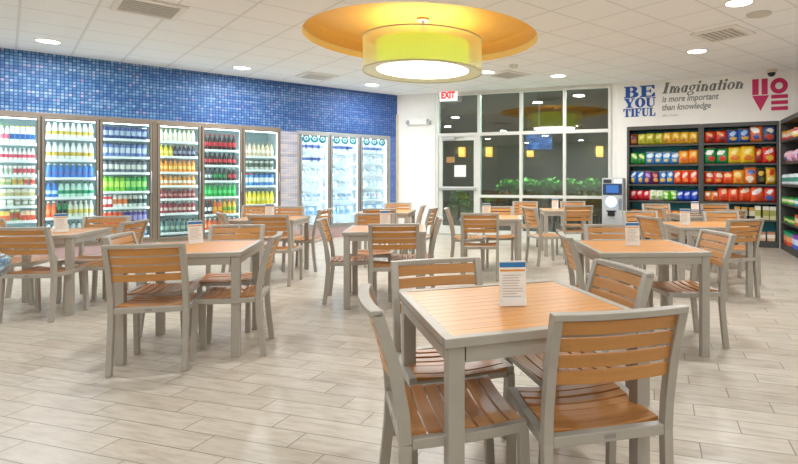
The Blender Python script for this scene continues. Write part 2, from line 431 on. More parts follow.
def word(s, widths, height, gap, name, m, parent, x0, z0):
    loops = []; x = x0
    for ch, w in zip(s, widths):
        for lp in GL[ch]: loops.append([(x + a * w, z0 + b * height) for a, b in lp])
        x += w + gap
    return glyph_mesh(loops, name, m, parent)
def px_len(line, pa, pb): return line.s(pb) - line.s(pa)
# BE / YOU / TIFUL
M_blue = mat('blue_vinyl', '1750a0', .5)
dec = empty('wall_decal', SW.at(SW.s(624.2), -.001), SW.rot)
tag(dec, 'blue stacked BE YOU TIFUL lettering on the white wall above the snack shelves', 'wall lettering')
zb = lambda px, py: zpy(SW, px, py)
wT = px_len(SW, 623.6, 655)
zY, zT = zb(640, 105.5), zb(640, 116.3)
word('BE', [wT * .46, wT * .47], zb(640, 86) - zb(640, 97.3), wT * .05, 'lettering', M_blue, dec, 0, zb(640, 97.3))
word('YOU', [wT * .34, wT * .33, wT * .31], zb(640, 97.3) - zb(640, 107.3) - .012, wT * .01, 'lettering', M_blue, dec, 0, zb(640, 107.3))
word('TIFUL', [wT * .23, wT * .12, wT * .2, wT * .23, wT * .19], zb(640, 107.6) - zb(640, 116.5) - .012, wT * .012, 'lettering', M_blue, dec, -.015, zb(640, 116.5))
# quotation
M_gt = mat('grey_vinyl', '6f716d', .5)
quo = empty('wall_decal', SW.at(SW.s(662), -.001), SW.rot)
tag(quo, 'grey slanted quotation about imagination on the white wall between two decals', 'wall lettering')
def qline(s, pxa, pxb, pya, pyb, m_, bold):
    o = text_mesh(s, 'lettering', m_, px_len(SW, pxa, pxb), zb(700, pya) - zb(700, pyb), quo, .25, bold)
    o.location = (SW.s(pxa) - SW.s(662), 0, zb(700, pyb)); return o
def fat_word(text, name, m, pxa, pxb, pya, pyb, parent, slant=.28, th=.004):
    # heavy italic lowercase with thin serifs, built stroke by stroke (x-height .62, ascender 1, descender -.32)
    mb = MB(); cur = [0.0]
    def poly_(pts):
        p = [(cur[0] + x + slant * y, 0, y) for x, y in pts]; n = len(p)
        mb.add(p + [(x, -1, y) for x, _, y in p], [tuple(range(n)), tuple(range(2 * n - 1, n - 1, -1))] + [(i, (i + 1) % n, n + (i + 1) % n, n + i) for i in range(n)])
    def bar(x0, x1, y0, y1): poly_([(x0, y0), (x1, y0), (x1, y1), (x0, y1)])
    def bowl(cx, cy, rx, ry, tx, ty, a0=0, a1=360, n=20):
        for i in range(n):
            a, b = R(a0 + (a1 - a0) * i / n), R(a0 + (a1 - a0) * (i + 1) / n)
            poly_([(cx + rx * math.cos(a), cy + ry * math.sin(a)), (cx + rx * math.cos(b), cy + ry * math.sin(b)), (cx + (rx - tx) * math.cos(b), cy + (ry - ty) * math.sin(b)), (cx + (rx - tx) * math.cos(a), cy + (ry - ty) * math.sin(a))])
    X, ST, TH = .62, .21, .05
    def stem(x, y1=X): bar(x, x + ST, 0, y1); bar(x - .07, x + ST, y1 - TH, y1); bar(x, x + ST + .08, 0, TH)
    def arch(x, w): bowl(x + ST + (w - ST) / 2, X - .2, (w - ST) / 2 + .08, .2, .1, .07, 0, 180, 10); bar(x + w, x + w + ST, 0, X - .18)
    for c in text:
        if c == 'I': bar(.08, .36, 0, 1); bar(-.02, .46, 0, .07); bar(-.02, .46, .93, 1); w = .58
        elif c == 'm': stem(.05); arch(.05, .32); stem(.37, X - .2); arch(.37, .32); bar(.69, .98, 0, TH); w = 1.02
        elif c == 'n': stem(.05); arch(.05, .34); bar(.39, .68, 0, TH); w = .72
        elif c == 'i': stem(.06); bowl(.17, .84, .12, .12, .12, .12); w = .4
        elif c == 't': stem(.08, .88); bar(-.03, .4, X - TH, X); w = .42
        elif c == 'o': bowl(.3, .31, .3, .33, .19, .06); w = .66
        elif c == 'a': bowl(.26, .31, .26, .33, .18, .06); bar(.32, .53, 0, X); bar(.4, .6, 0, TH); w = .66
        elif c == 'g': bowl(.27, .38, .26, .26, .17, .06); bowl(.25, -.12, .29, .18, .12, .06); bar(.42, .6, .52, .62); w = .64
        cur[0] += w
    o = mb.build(name, m, parent); me = o.data
    xs = [v.co.x for v in me.vertices]; x0, x1 = min(xs), max(xs); zs_ = [v.co.z for v in me.vertices]; z0, z1 = min(zs_), max(zs_)
    W = px_len(SW, pxa, pxb); H = zb(700, pya) - zb(700, pyb)
    for v in me.vertices: v.co = ((v.co.x - x0) / (x1 - x0) * W, v.co.y * th, (v.co.z - z0) / (z1 - z0) * H)
    o.location = (SW.s(pxa) - SW.s(662), 0, zb(700, pyb)); return o
fat_word('Imagination', 'lettering', M_gt, 662, 743.5, 80.2, 94.6, quo)
M_gl = mat('light_grey_vinyl', '8e908b', .5)
qline('is more important', 662, 719, 94.2, 102.2, M_gl, .026)
qline('than knowledge', 662, 711, 102.4, 110.6, M_gl, .026)
qline('Albert Einstein', 662, 678, 112.4, 115, mat('pale_grey_vinyl', 'b9b9b4', .5), 0)
# plain crimson decal of four shapes
M_crim = mat('crimson_vinyl', 'c4115a', .5)
lv = empty('wall_decal', SW.at(SW.s(752.2), -.001), SW.rot)
tag(lv, 'crimson wall decal of bold plain shapes at the right end of the wall', 'wall decal')
wl = px_len(SW, 752.2, 788.5); zl0, zl1 = zb(770, 110.6), zb(770, 78.2); hl = (zl1 - zl0)
a_ = wl * .48; h_ = hl * .48
glyph_mesh([[(0, zl0 + h_ * 1.06), (a_ * .38, zl0 + h_ * 1.06), (a_ * .38, zl1), (0, zl1)], [(a_ * .55, zl0 + h_ * 1.06), (a_ * .9, zl0 + h_ * 1.06), (a_ * .9, zl1), (a_ * .55, zl1)]], 'bars', M_crim, lv)
glyph_mesh([arc(a_ * 1.55, zl0 + h_ * 1.56, a_ * .5, h_ * .5, 0, 360, 32)[:-1], arc(a_ * 1.55, zl0 + h_ * 1.56, a_ * .22, h_ * .22, 0, 360, 24)[:-1]], 'ring', M_crim, lv)
glyph_mesh([[(0, zl0 + h_), (a_ * .98, zl0 + h_), (a_ * .49, zl0)]], 'triangle', M_crim, lv)
glyph_mesh([[(a_ * 1.1, zl0 + h_ * q), (a_ * 2.05, zl0 + h_ * q), (a_ * 2.05, zl0 + h_ * (q + .24)), (a_ * 1.1, zl0 + h_ * (q + .24))] for q in (0, .38, .76)], 'bars', M_crim, lv)

# exit sign, emergency lamp
ex = empty('exit_sign', WW.at(WW.s(450.3), -.10), WW.rot)
tag(ex, 'white exit sign with red letters hung above the glass door', 'exit sign')
hw = px_len(WW, 440.2, 457.3) / 2; z0, z1 = zpy(WW, 448, 101.8), zpy(WW, 448, 90.3)
m = MB(); m.box(-hw, hw, -.02, .02, z0, z1); m.build('body', emit('sign_white', 'fff4f0', .55, 'f2f0ee'), ex, .006)
m = MB(); m.box(-.03, .03, -.012, .012, z1, CEIL); m.build('stem', M_white, ex)
o = text_mesh('EXIT', 'lettering', emit('sign_red', 'f01525', 1.0, 'd81020'), hw * 1.62, (z1 - z0) * .62, ex, 0, .05); o.location = (-hw * .81, -.0205, z0 + (z1 - z0) * .2)
em = empty('emergency_light', WW.at(WW.s(419.5), 0), WW.rot)
tag(em, 'white emergency light with two heads on the white wall beside the door', 'emergency light')
zc = zpy(WW, 419, 122.5); w_ = px_len(WW, 411, 428) / 2
m = MB(); m.box(-w_, w_, -.09, -.002, zc - .055, zc + .085); m.build('housing', M_white, em, .012)
for sx in (-1, 1):
    m = MB(); m.lathe([(.02, -.04), (.05, -.02), (.052, .02)], 14, 0); o = m.build('lamp_head', mat('grey_lens', '9c9da0', .3), em); o.rotation_euler = (R(75), 0, 0); o.location = (sx * (w_ + .045), -.065, zc)

# ------------------------------------------------------------------ ceiling fittings
def cpt(px, py):
    Y = F * (CEIL - CAMH) / (CY - py); return Vector(((px - CX) / F * Y, Y, CEIL))
def light(name, loc, size, power, color=(.93, .97, 1.0)):
    l = bpy.data.lights.new(name, 'AREA'); l.shape = 'DISK'; l.size = size; l.energy = power; l.color = color
    o = bpy.data.objects.new(name, l); o.location = loc; COL.objects.link(o); return o
dl0 = empty('downlight'); 
m = MB(); m.lathe([(.135, -.004), (.15, -.012), (.165, 0)], 28, 0, (0, 0, 0), True, None, False); m.build('trim_ring', M_white, dl0)
m = MB(); m.lathe([(.001, -.004), (.135, -.004)], 28, 0, (0, 0, 0), True, None, False); m.build('lens', emit('downlight_lens', 'fffaf0', 5.0), dl0)
DL = [(48, 41.2, 'at the far left above the coolers'), (242, 67.8, 'near the mosaic wall, left of the yellow coffer'), (372, 84.6, 'close to the mosaic corner behind the drum lamp'),
      (486.5, 72, 'just right of the drum lamp'), (558, 75.8, 'above the storefront windows'), (697, 51.2, 'above the grey quotation'), (739, 2.6, 'at the top right, largest one in view')]
fx = []
for k, (px, py, w) in enumerate(DL):
    o = dl0 if k == 0 else copy_tree(dl0)
    o.location = cpt(px, py); tag(o, 'round recessed ceiling light ' + w, 'ceiling light', 'recessed ceiling lights'); fx.append(o.location.copy())
for p in fx + [Vector((x, y, CEIL)) for x in (-8.6, -5.4, -2.2, 1.2, 4.6) for y in (-2.6, .8, 4.0)] + [Vector((-6.0, 6.6, CEIL)), Vector((2.9, 6.6, CEIL)), Vector((-3.9, 8.6, CEIL))]:
    light('ceiling_lamp_light', (p.x, p.y, CEIL - .03), .24, 21)
    
def vent(px, py, w, d, lab, tilt=0.0):
    p = cpt(px, py); o = empty('ceiling_vent', p, azL + tilt); tag(o, lab, 'air vent', 'ceiling vents')
    m = MB(); m.box(-w / 2, w / 2, -d / 2, d / 2, -.004, .0); m.build('backing', mat('vent_dark', 'b0aca4', .7), o)
    m = MB()
    t = .06
    m.box(-w / 2, w / 2, -d / 2, -d / 2 + t, -.022, -.004); m.box(-w / 2, w / 2, d / 2 - t, d / 2, -.022, -.004); m.box(-w / 2, -w / 2 + t, -d / 2 + t, d / 2 - t, -.022, -.004); m.box(w / 2 - t, w / 2, -d / 2 + t, d / 2 - t, -.022, -.004)
    m.build('frame', M_white, o)
    m = MB(); n = 7
    for k in range(n):
        y = -d / 2 + t + (d - 2 * t) * (k + .5) / n
        m.box(-w / 2 + t, w / 2 - t, y - .017, y + .017, -.014, -.008)
    m.build('louvre', mat('vent_grey', 'dcd8d1', .6), o)
vent(149, 7.5, .66, .66, 'large square ceiling vent at the top left above the coolers')
vent(317, 76, .6, .6, 'ceiling vent near the mosaic wall left of the drum lamp')
vent(508, 74.5, .6, .6, 'ceiling vent to the right of the drum lamp')
vent(723, 33.5, .62, .62, 'ceiling vent above the snack wall at the right')
sd = empty('ceiling_speaker', cpt(759, 13.8)); tag(sd, 'flat round pale speaker disc in the ceiling at the upper right', 'ceiling speaker')
m = MB(); m.lathe([(.14, 0), (.135, -.015), (.001, -.017)], 26); m.build('grille', mat('pale_disc', 'd5d1c9', .7), sd)
sd = empty('smoke_detector', cpt(513.5, 65)); tag(sd, 'small round white smoke detector in the ceiling right of the drum lamp', 'smoke detector')
m = MB(); m.lathe([(.075, 0), (.07, -.03), (.04, -.045), (.001, -.046)], 22); m.build('body', mat('pale_disc2', 'dedad2', .7), sd)
cam_p = SW.at(SW.s(771), -.22, CEIL)
cd = empty('security_camera', cam_p); tag(cd, 'small dome security camera with black lens on the ceiling above the crimson decal', 'security camera')
m = MB(); m.lathe([(.085, 0), (.085, -.05), (.075, -.06)], 22); m.build('base', mat('cream_plastic', 'd9cfbb', .5), cd)
m = MB(); m.lathe([(.068, -.06), (.062, -.09), (.04, -.12), (.001, -.13)], 22); m.build('dome', M_black, cd)

# drum pendant
dr = empty('drum_pendant_lamp', (LAMP.x, LAMP.y, 2.74)); tag(dr, 'huge round drum lamp with lime shade hanging in the yellow coffer', 'pendant lamp')
m = MB(); m.lathe([(.82, 0), (.82, .44)], 72, 0, (0, 0, 0), True, None, False)
t = NT('sheer_fabric')
tr = t.new('ShaderNodeBsdfTransparent'); tl = t.new('ShaderNodeBsdfTranslucent'); df = t.new('ShaderNodeBsdfDiffuse')
tl.inputs[0].default_value = rgb('fafaf2'); df.inputs[0].default_value = rgb('f8f8f0')
m1 = t.new('ShaderNodeMixShader'); m1.inputs[0].default_value = .5; t.link(df.outputs[0], m1.inputs[1]); t.link(tl.outputs[0], m1.inputs[2])
m2 = t.new('ShaderNodeMixShader'); m2.inputs[0].default_value = .42; t.link(tr.outputs[0], m2.inputs[1]); t.link(m1.outputs[0], m2.inputs[2]); t.link(m2.outputs[0], t.out.inputs['Surface'])
m.build('outer_shade', t.m, dr)
m = MB()
for z in (0, .44): m.lathe([(.812, z - .008), (.828, z - .008), (.828, z + .008), (.812, z + .008), (.812, z - .008)], 72, 0, (0, 0, 0), True, None, False)
m.build('hoop', mat('hoop_wire', 'cfcfae', .5), dr)
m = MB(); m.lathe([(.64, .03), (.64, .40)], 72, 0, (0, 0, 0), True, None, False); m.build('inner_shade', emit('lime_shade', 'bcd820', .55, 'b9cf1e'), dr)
m = MB(); m.lathe([(.001, .028), (.64, .028)], 72, 0, (0, 0, 0), True, None, False); m.build('diffuser', emit('lamp_diffuser', 'fff8e4', 3.0), dr)
m = MB(); m.lathe([(.64, .02), (.82, .004)], 72, 0, (0, 0, 0), True, None, False); m.build('base_ring', mat('frosted_ring', 'e8ecc8', .5), dr)
m = MB(); m.tube([(0, 0, .4), (0, 0, .74)], .02); m.lathe([(.09, .715), (.09, .738)], 20)
for a in range(3): m.tube([(0, 0, .42), (.64 * math.cos(a * 2.094), .64 * math.sin(a * 2.094), .40)], .008)
m.build('stem', M_silver, dr)
light('lamp_light', (LAMP.x, LAMP.y, 2.72), 1.2, 50)
m = MB(); m.lathe([(.001, .395), (.6, .395)], 48, 0, (0, 0, 0), True, None, False); m.build('uplight', emit('lamp_uplight', 'fff6ea', 2.8), dr)
# ------------------------------------------------------------------ refrigerated cabinets in the left wall
DEP = .62
def zL(px, py): return CAMH - (py - CY) * LW.at(LW.s(px)).y / F
def cabinet(name, lab, cat, s0, s1, doors, shelves, m_frame, m_in, m_back, m_led, zk, strong=1.0):
    root = empty(name, LW.at(s0), LW.rot); tag(root, lab, cat, None)
    L = s1 - s0; T = CTF if cat == 'freezer' else CT
    m = MB(); m.box(0, L, DEP, DEP + .03, .04, T - .01, 1); m.box(0, .03, .03, DEP, .04, T - .01); m.box(L - .03, L, .03, DEP, .04, T - .01)
    m.box(.03, L - .03, .03, DEP, T - .08, T - .01); m.box(.03, L - .03, .03, DEP, .04, zk)
    m.build('cabinet', [m_in, m_back], root)
    m = MB(); m.box(0, L, -.004, .03, .0, zk - .05); m.build('kick_panel', mat('rose_base', 'b9a0a0', .5), root)
    m = MB(); f = .035
    m.box(0, L, -.012, .03, T - .055, T); m.box(0, L, -.012, .03, zk - .05, zk)
    edges = [0] + [(doors[i][1] + doors[i + 1][0]) / 2 - s0 for i in range(len(doors) - 1)] + [L]
    for i, x in enumerate(edges):
        a, b = (0, doors[0][0] - s0) if i == 0 else ((doors[-1][1] - s0, L) if i == len(edges) - 1 else (doors[i - 1][1] - s0, doors[i][0] - s0))
        m.box(a, b, -.011, .03, zk, T - .055)
    m.build('frame', m_frame, root, .003)
    for i, (a, b) in enumerate(doors):
        a -= s0; b -= s0; r = .03; za, zb_ = zk + .004, T - .06
        m = MB(); m.box(a, a + r, -.03, .0, za, zb_); m.box(b - r, b, -.03, .0, za, zb_); m.box(a + r, b - r, -.03, 0, za, za + r); m.box(a + r, b - r, -.03, 0, zb_ - r, zb_)
        d = m.build('door', m_frame, root, .002)
        m = MB(); m.box(a + r, b - r, -.018, -.014, za + r, zb_ - r); m.build('pane', M_glass, d)
        g_ = .010; m = MB(); m.box(a - g_, a, -.016, -.005, za, zb_); m.box(b, b + g_, -.016, -.005, za, zb_); m.box(a + r, a + r + g_, -.026, -.012, za + r, zb_ - r); m.box(b - r - g_, b - r, -.026, -.012, za + r, zb_ - r); m.box(a + r, b - r, -.026, -.012, zb_ - r - g_, zb_ - r); m.build('gasket', mat('gasket_dark', '4a443e', .6), d)
        hx = (b - .02) if HANDLE_R else (a + .012)
        m = MB(); m.tube([(hx, -.03, 1.0), (hx, -.065, 1.02), (hx, -.065, 1.36), (hx, -.03, 1.38)], .011); m.build('handle', M_silver, d)
        for x in (a + .012, b - .012):
            m = MB(); m.box(x - .012, x + .012, .034, .05, za + .05, zb_ - .05); m.build('light_tube', m_led, root)
        m = MB(); m.box(a + .04, b - .04, .04, .055, zb_ - .05, zb_ - .03); m.build('light_tube', m_led, root)
        for z in shelves[i]:
            m = MB(); m.box(a + .028, b - .028, .085, .5, z - .016, z); m.box(a + .028, b - .028, .072, .085, z - .030, z + .012); m.build('shelf', M_shelfw, root)
    return root
S = LW.s
HANDLE_R = True
D1 = [(S(-56), S(-7)), (S(-5.5), S(40)), (S(42), S(98.6)), (S(100), S(152))]
D2 = [(S(157.5), S(200.5)), (S(202), S(241.4)), (S(243), S(279))]
HANDLE_R = True
SH = {
 1: [1.79, 1.53, 1.307, 1.15, .98, .833, .608, .35], 2: [1.90, 1.554, 1.266, .955, .635, .33], 3: [1.92, 1.62, 1.354, 1.036, .768, .48, .27],
 4: [1.913, 1.649, 1.367, 1.128, .895, .637, .293], 5: [1.79, 1.503, 1.213, .915, .588, .30], 6: [1.69, 1.425, 1.114, .749, .42]}
cabinet('drinks_cooler', 'long champagne framed glass door cooler at the far left under the mosaic', 'drinks cooler', b1a, b1b, D1, [SH[1], SH[1], SH[2], SH[3]], M_bronze, M_interior, M_backteal, M_led, .22)
cabinet('drinks_cooler', 'three door champagne framed drinks cooler between the left cooler and the pale pillar', 'drinks cooler', b2a, b2b, D2, [SH[4], SH[5], SH[6]], M_bronze, M_interior, M_backteal, M_led, .20)
HANDLE_R = False
D3 = [(S(300), S(328.5)), (S(330.5), S(358.7)), (S(360.5), S(387.6))]
FS = [1.86, 1.60, 1.33, 1.05, .78, .48]
cabinet('glass_freezer', 'three door bright white glass freezer in the mosaic near the corner', 'freezer', b3a, b3b, D3, [FS, FS, FS], M_silver, M_freezer, M_freezer, M_led2, .27)

PM = {}
def product(kind, cols):
    """one mesh per kind and colours; unit radius .5, unit height 1 before scaling"""
    key = (kind, cols)
    if key in PM: return PM[key]
    ms = [mat('pack_' + c, c, .32, 0, .05, 30) for c in cols]; m = MB()
    c3 = lambda i: min(i, len(ms) - 1)
    if kind == 'bottle':
        m.lathe([(.44, 0), (.48, .03), (.48, .24), (.49, .245), (.49, .50), (.47, .505), (.46, .64), (.34, .76), (.2, .84), (.18, .90), (.22, .905), (.22, 1.0)], 12, 0, (0, 0, 0), True, [0, 0, 0, c3(1), 0, 0, 0, 0, 0, c3(2), c3(2)])
    elif kind == 'jug':
        m.lathe([(.46, 0), (.5, .03), (.5, .24), (.5, .241), (.5, .46), (.5, .461), (.49, .62), (.36, .82), (.24, .90), (.24, 1.0)], 12, 0, (0, 0, 0), True, [0, 0, 0, c3(1), 0, 0, 0, 0, c3(2)])
    elif kind == 'can':
        m.lathe([(.38, 0), (.46, .04), (.48, .05), (.48, .30), (.48, .301), (.48, .68), (.48, .681), (.48, .90), (.40, .97), (.41, 1.0)], 12, 0, (0, 0, 0), True, [c3(2), 0, 0, 0, c3(1), 0, 0, c3(2), c3(2)])
    elif kind == 'cup':
        m.lathe([(.36, 0), (.38, .25), (.42, .7), (.44, .82), (.48, .83), (.48, .94), (.44, 1.0)], 12, 0, (0, 0, 0), True, [0, c3(1), 0, 0, c3(2), c3(2)])
    elif kind == 'carton':
        m.box(-.42, .42, -.42, .42, 0, .25); m.box(-.421, .421, -.421, .421, .25, .55, c3(1)); m.box(-.42, .42, -.42, .42, .55, .74)
        m.loft([[(-.42, -.42, .74), (.42, -.42, .74), (.42, .42, .74), (-.42, .42, .74)], [(-.42, -.03, .95), (.42, -.03, .95), (.42, .03, .95), (-.42, .03, .95)]]); m.box(-.42, .42, -.03, .03, .95, 1.0, c3(2))
    elif kind in ('bag', 'sack'):
        nx, nz = 12, 14; front, back = [], []
        rr = random.Random(hash(kind + ''.join(cols)) % 997 if False else sum(map(ord, ''.join(cols))))
        F_, B_ = [], []
        ex_, ez_, eu_, sl_ = rr.uniform(.45, .72), rr.uniform(.13, .21), rr.uniform(-.18, .18), rr.uniform(-.22, .22)
        for j in range(nz + 1):
            z = j / nz
            for i in range(nx + 1):
                u = 2 * i / nx - 1; vv = 2 * z - 1
                th = .30 * max(0, 1 - u ** 4) ** .7 * max(0, 1 - abs(vv) ** 3.2) ** .7 + .012
                wv = .5 * (1 - .10 * abs(vv) ** 3 + .03 * math.sin(j * 1.7)) 
                wr = .02 * rr.uniform(-1, 1) * (1 - vv * vv)
                F_.append((u * wv, -th - wr, z)); B_.append((u * wv, th, z))
        q = lambda i, j: j * (nx + 1) + i
        for j in range(nz):
            for i in range(nx):
                u = (i + .5) / nx * 2 - 1; z = (j + .5) / nz
                k = 0
                if ((u - eu_) / ex_) ** 2 + ((z - .66 - sl_ * u) / ez_) ** 2 < 1: k = c3(1)
                elif ((u + eu_) / (1.1 - ex_)) ** 2 + ((z - .27) / (.31 - ez_)) ** 2 < 1 or z > .95: k = c3(2)
                a = [F_[q(i, j)], F_[q(i + 1, j)], F_[q(i + 1, j + 1)], F_[q(i, j + 1)]]
                m.add(a, [(0, 1, 2, 3)], k, True)
                b = [B_[q(i, j)], B_[q(i, j + 1)], B_[q(i + 1, j + 1)], B_[q(i + 1, j)]]
                m.add(b, [(0, 1, 2, 3)], 0, True)
        rim = [q(i, 0) for i in range(nx + 1)] + [q(nx, j) for j in range(1, nz + 1)] + [q(i, nz) for i in range(nx - 1, -1, -1)] + [q(0, j) for j in range(nz - 1, 0, -1)]
        for a, b in zip(rim, rim[1:] + rim[:1]): m.add([F_[a], F_[b], B_[b], B_[a]], [(0, 1, 2, 3)], 0, True)
    elif kind == 'box':
        m.box(-.47, .47, -.4, .4, 0, .30); m.box(-.471, .471, -.401, .401, .30, .72, c3(1)); m.box(-.47, .47, -.4, .4, .72, 1.0, c3(2))
    elif kind == 'tray':
        m.loft([[(-.40, -.36, 0), (.40, -.36, 0), (.40, .36, 0), (-.40, .36, 0)], [(-.47, -.42, .55), (.47, -.42, .55), (.47, .42, .55), (-.47, .42, .55)]], 0)
        m.loft([[(-.48, -.43, .55), (.48, -.43, .55), (.48, .43, .55), (-.48, .43, .55)], [(-.42, -.38, 1), (.42, -.38, 1), (.42, .38, 1), (-.42, .38, 1)]], c3(1))
    me = m.build('tmp', ms).data
    o = [x for x in bpy.data.objects if x.data == me][0]; bpy.data.objects.remove(o)
    me.name = kind; PM[key] = me
    return me
def put(line, name, me, s, out, z, w, d, h, lab, cat, group, rot=0.0, tilt=0.0):
    o = bpy.data.objects.new(name, me); COL.objects.link(o)
    o.location = line.at(s, out, z); o.rotation_euler = (tilt, 0, line.rot + rot); o.scale = (w, d, h)
    tag(o, lab, cat, group); return o
ORD = ['top', 'second', 'third', 'fourth', 'fifth', 'sixth', 'seventh', 'eighth']
NAMES = {'bottle': ('drink_bottle', 'bottle'), 'jug': ('drink_jug', 'bottle'), 'can': ('drink_can', 'can'), 'cup': ('food_cup', 'cup'), 'carton': ('drink_carton', 'carton'), 'tray': ('food_tray', 'food tray'), 'box': ('box', 'box'), 'bag': ('snack_bag', 'snack bag')}
def fill(door, where, sh, rows, out=.16):
    a, b = door[0] + .05, door[1] - .05
    for k, row in enumerate(rows):
        z = sh[k]; top = (sh[k - 1] - .03) if k else (CT - .095); gap = top - z
        n = sum(r[1] for r in row); pitch = (b - a) / n; x = a
        for kind, cnt, cols, desc, hf in row:
            h = min(gap * min(hf + .04, .93), .30); w = min(pitch * .97, h * .75)
            nm, cat = NAMES[kind]
            for i in range(cnt):
                lab = '%s, %s shelf, %s' % (desc, ORD[k], where)
                put(LW, nm, product(kind, cols), x + pitch / 2, out, z + .0005, w, w, h, lab, cat, lab + ', row', random.uniform(-.1, .1))
                x += pitch
W_, K_, SV = 'f4f4ee', '1d1b1e', 'c4c8cc'
fill(D1[1], 'leftmost cooler', SH[1], [
 [('bottle', 2, ('f2f2ea', 'e06a86', '7fb04a'), 'white and pink bottle', .72), ('carton', 5, ('f1f1e6', '2f66b5', 'e2cf3c'), 'white carton with blue and yellow print', .66)],
 [('bottle', 8, ('f0e6e4', 'd23a5e', 'e8e8e8'), 'small pink labelled bottle', .8)],
 [('cup', 3, ('f2efe8', 'b9c7b0', 'f7f7f2'), 'white lidded cup', .72), ('cup', 5, ('f0e4e0', 'd33f4d', 'f7f7f2'), 'red and white cup', .72)],
 [('tray', 2, ('a9b87a', 'e4dfb2'), 'green food tray', .8), ('cup', 2, ('e9cf7c', 'e6b84a', 'f2ead2'), 'yellow food cup', .9), ('cup', 2, ('e2a592', 'cf4636', 'f2ead2'), 'red food cup', .9)],
 [('tray', 5, ('c9bf8c', 'e9e4cf'), 'wrapped beige sandwich tray', .8)],
 [('tray', 2, ('d6dccb', 'f2f4ee'), 'pale salad tray', .85), ('cup', 3, ('8d9a72', 'd8d8d0', 'f2f2ee'), 'grey green food cup', .9)],
 [('tray', 2, ('d8643a', 'ecc86c'), 'orange fruit tray', .75), ('cup', 2, ('8da04a', 'd2483a', 'eeeecc'), 'green and red fruit cup', .85), ('tray', 3, ('d8573c', 'f0c9a8'), 'red fruit tray', .75)]])
fill(D1[2], 'second cooler door from left', SH[2], [
 [('jug', 8, ('eef0ea', 'd9c25c', 'f6f6f2'), 'white bottle with yellow label', .84)],
 [('jug', 8, ('edf0ee', 'd2b652', 'e8ecec'), 'clear bottle with gold label', .84)],
 [('jug', 8, ('3f86d6', '6a7cc8', 'e8f0f8'), 'bright blue water bottle', .84)],
 [('jug', 2, ('2f74c8', 'b9d4f0', '2a58a8'), 'large blue bottle', .84), ('jug', 6, ('bfe2d4', '119a6c', '0f7a52'), 'green labelled bottle', .84)],
 [('bottle', 2, ('ef6a3a', 'f08a5a', 'f4f4f0'), 'orange red bottle', .86), ('bottle', 2, ('2f8a5c', '1f3f38', '1a2a28'), 'dark green bottle', .86), ('bottle', 5, ('dfe3d2', 'd9c768', 'eceae0'), 'clear bottle with pale yellow label', .86)],
 [('bottle', 8, ('cfd8d8', '7a94a8', '3c4c5c'), 'grey blue bottle', .8)]])
fill(D1[3], 'third cooler door from left', SH[3], [
 [('can', 8, ('27407e', 'a9b6cf', '20304f'), 'tall navy can with silver band', .78)],
 [('can', 8, ('6a86c0', 'c9d2e2', '34466e'), 'tall pale blue can', .82)],
 [('can', 8, ('6b7784', 'dcdcd8', '2e3640'), 'tall grey can', .84)],
 [('can', 4, ('7fcf33', 'c6ea6a', '4a9a22'), 'lime green can', .86), ('can', 4, ('2fae4c', 'a6e07a', '137a3a'), 'mid green can', .86)],
 [('can', 2, ('d8454a', 'f2f0ee', 'c8c8c8'), 'red and white can', .84), ('can', 3, ('eceae4', 'e27a3a', 'c8c8c8'), 'white and orange can', .84), ('can', 4, ('d5dcd8', '3f5a58', 'c8c8c8'), 'silver and dark can', .84)],
 [('can', 4, ('f0532a', 'f58a4a', 'c8c8c8'), 'vivid orange can', .86), ('can', 5, ('5a4a9c', 'a9a0d8', 'c8c8c8'), 'purple can', .86)],
 [('can', 8, ('2f6cb0', 'bcd6e8', 'c8c8c8'), 'blue can', .8)]])
fill(D2[0], 'fourth cooler door from left', SH[4], [
 [('bottle', 8, ('ece9cf', 'f3efdc', 'e4d27a'), 'pale cream bottle', .8)],
 [('bottle', 3, ('f0dc3a', 'f4ea8a', 'f0e9a0'), 'yellow bottle', .86), ('bottle', 5, ('3c3450', '8a90a8', 'e08a3a'), 'dark bottle with orange cap', .86)],
 [('bottle', 8, ('f09a2c', 'f6d27a', 'ea7a22'), 'orange juice bottle', .88)],
 [('bottle', 8, ('e8a040', 'f2eadf', 'e8862a'), 'amber bottle with white label', .9)],
 [('bottle', 8, ('8a3440', 'c9908a', 'e89a3a'), 'dark red bottle', .9)],
 [('bottle', 8, ('9c3a48', 'd8c0b8', 'e8e0d8'), 'wine coloured bottle', .88)],
 [('bottle', 7, ('5a7a78', '9ab4a8', '222c30'), 'dark grey green bottle', .72)]])
fill(D2[1], 'fifth cooler door from left', SH[5], [
 [('bottle', 7, ('38201f', 'c8303c', 'd02a34'), 'cola bottle with red cap', .80)],
 [('bottle', 7, ('34201f', 'd8414c', '2a2426'), 'cola bottle with red label', .9)],
 [('bottle', 2, ('3f4a4c', 'b9c4c4', '2a2a2e'), 'dark silver labelled bottle', .9), ('bottle', 3, ('2a4a3c', '2fa05c', '222a28'), 'dark green labelled bottle', .9), ('bottle', 2, ('38201f', 'c83440', 'c8c8c8'), 'cola bottle with white cap', .9)],
 [('bottle', 7, ('16b04e', '5ad880', '0f8a3a'), 'bright green bottle', .9)],
 [('bottle', 2, ('3a3638', 'd8d8d8', 'c83a34'), 'black and silver bottle', .88), ('bottle', 2, ('e8702a', 'f2b84a', 'f2f2f2'), 'orange bottle', .88), ('bottle', 3, ('eab53a', '7aa83c', 'e8502a'), 'yellow bottle with red cap', .88)],
 [('bottle', 7, ('e8642c', 'f2a06a', 'f2f2f2'), 'deep orange bottle', .8)]])
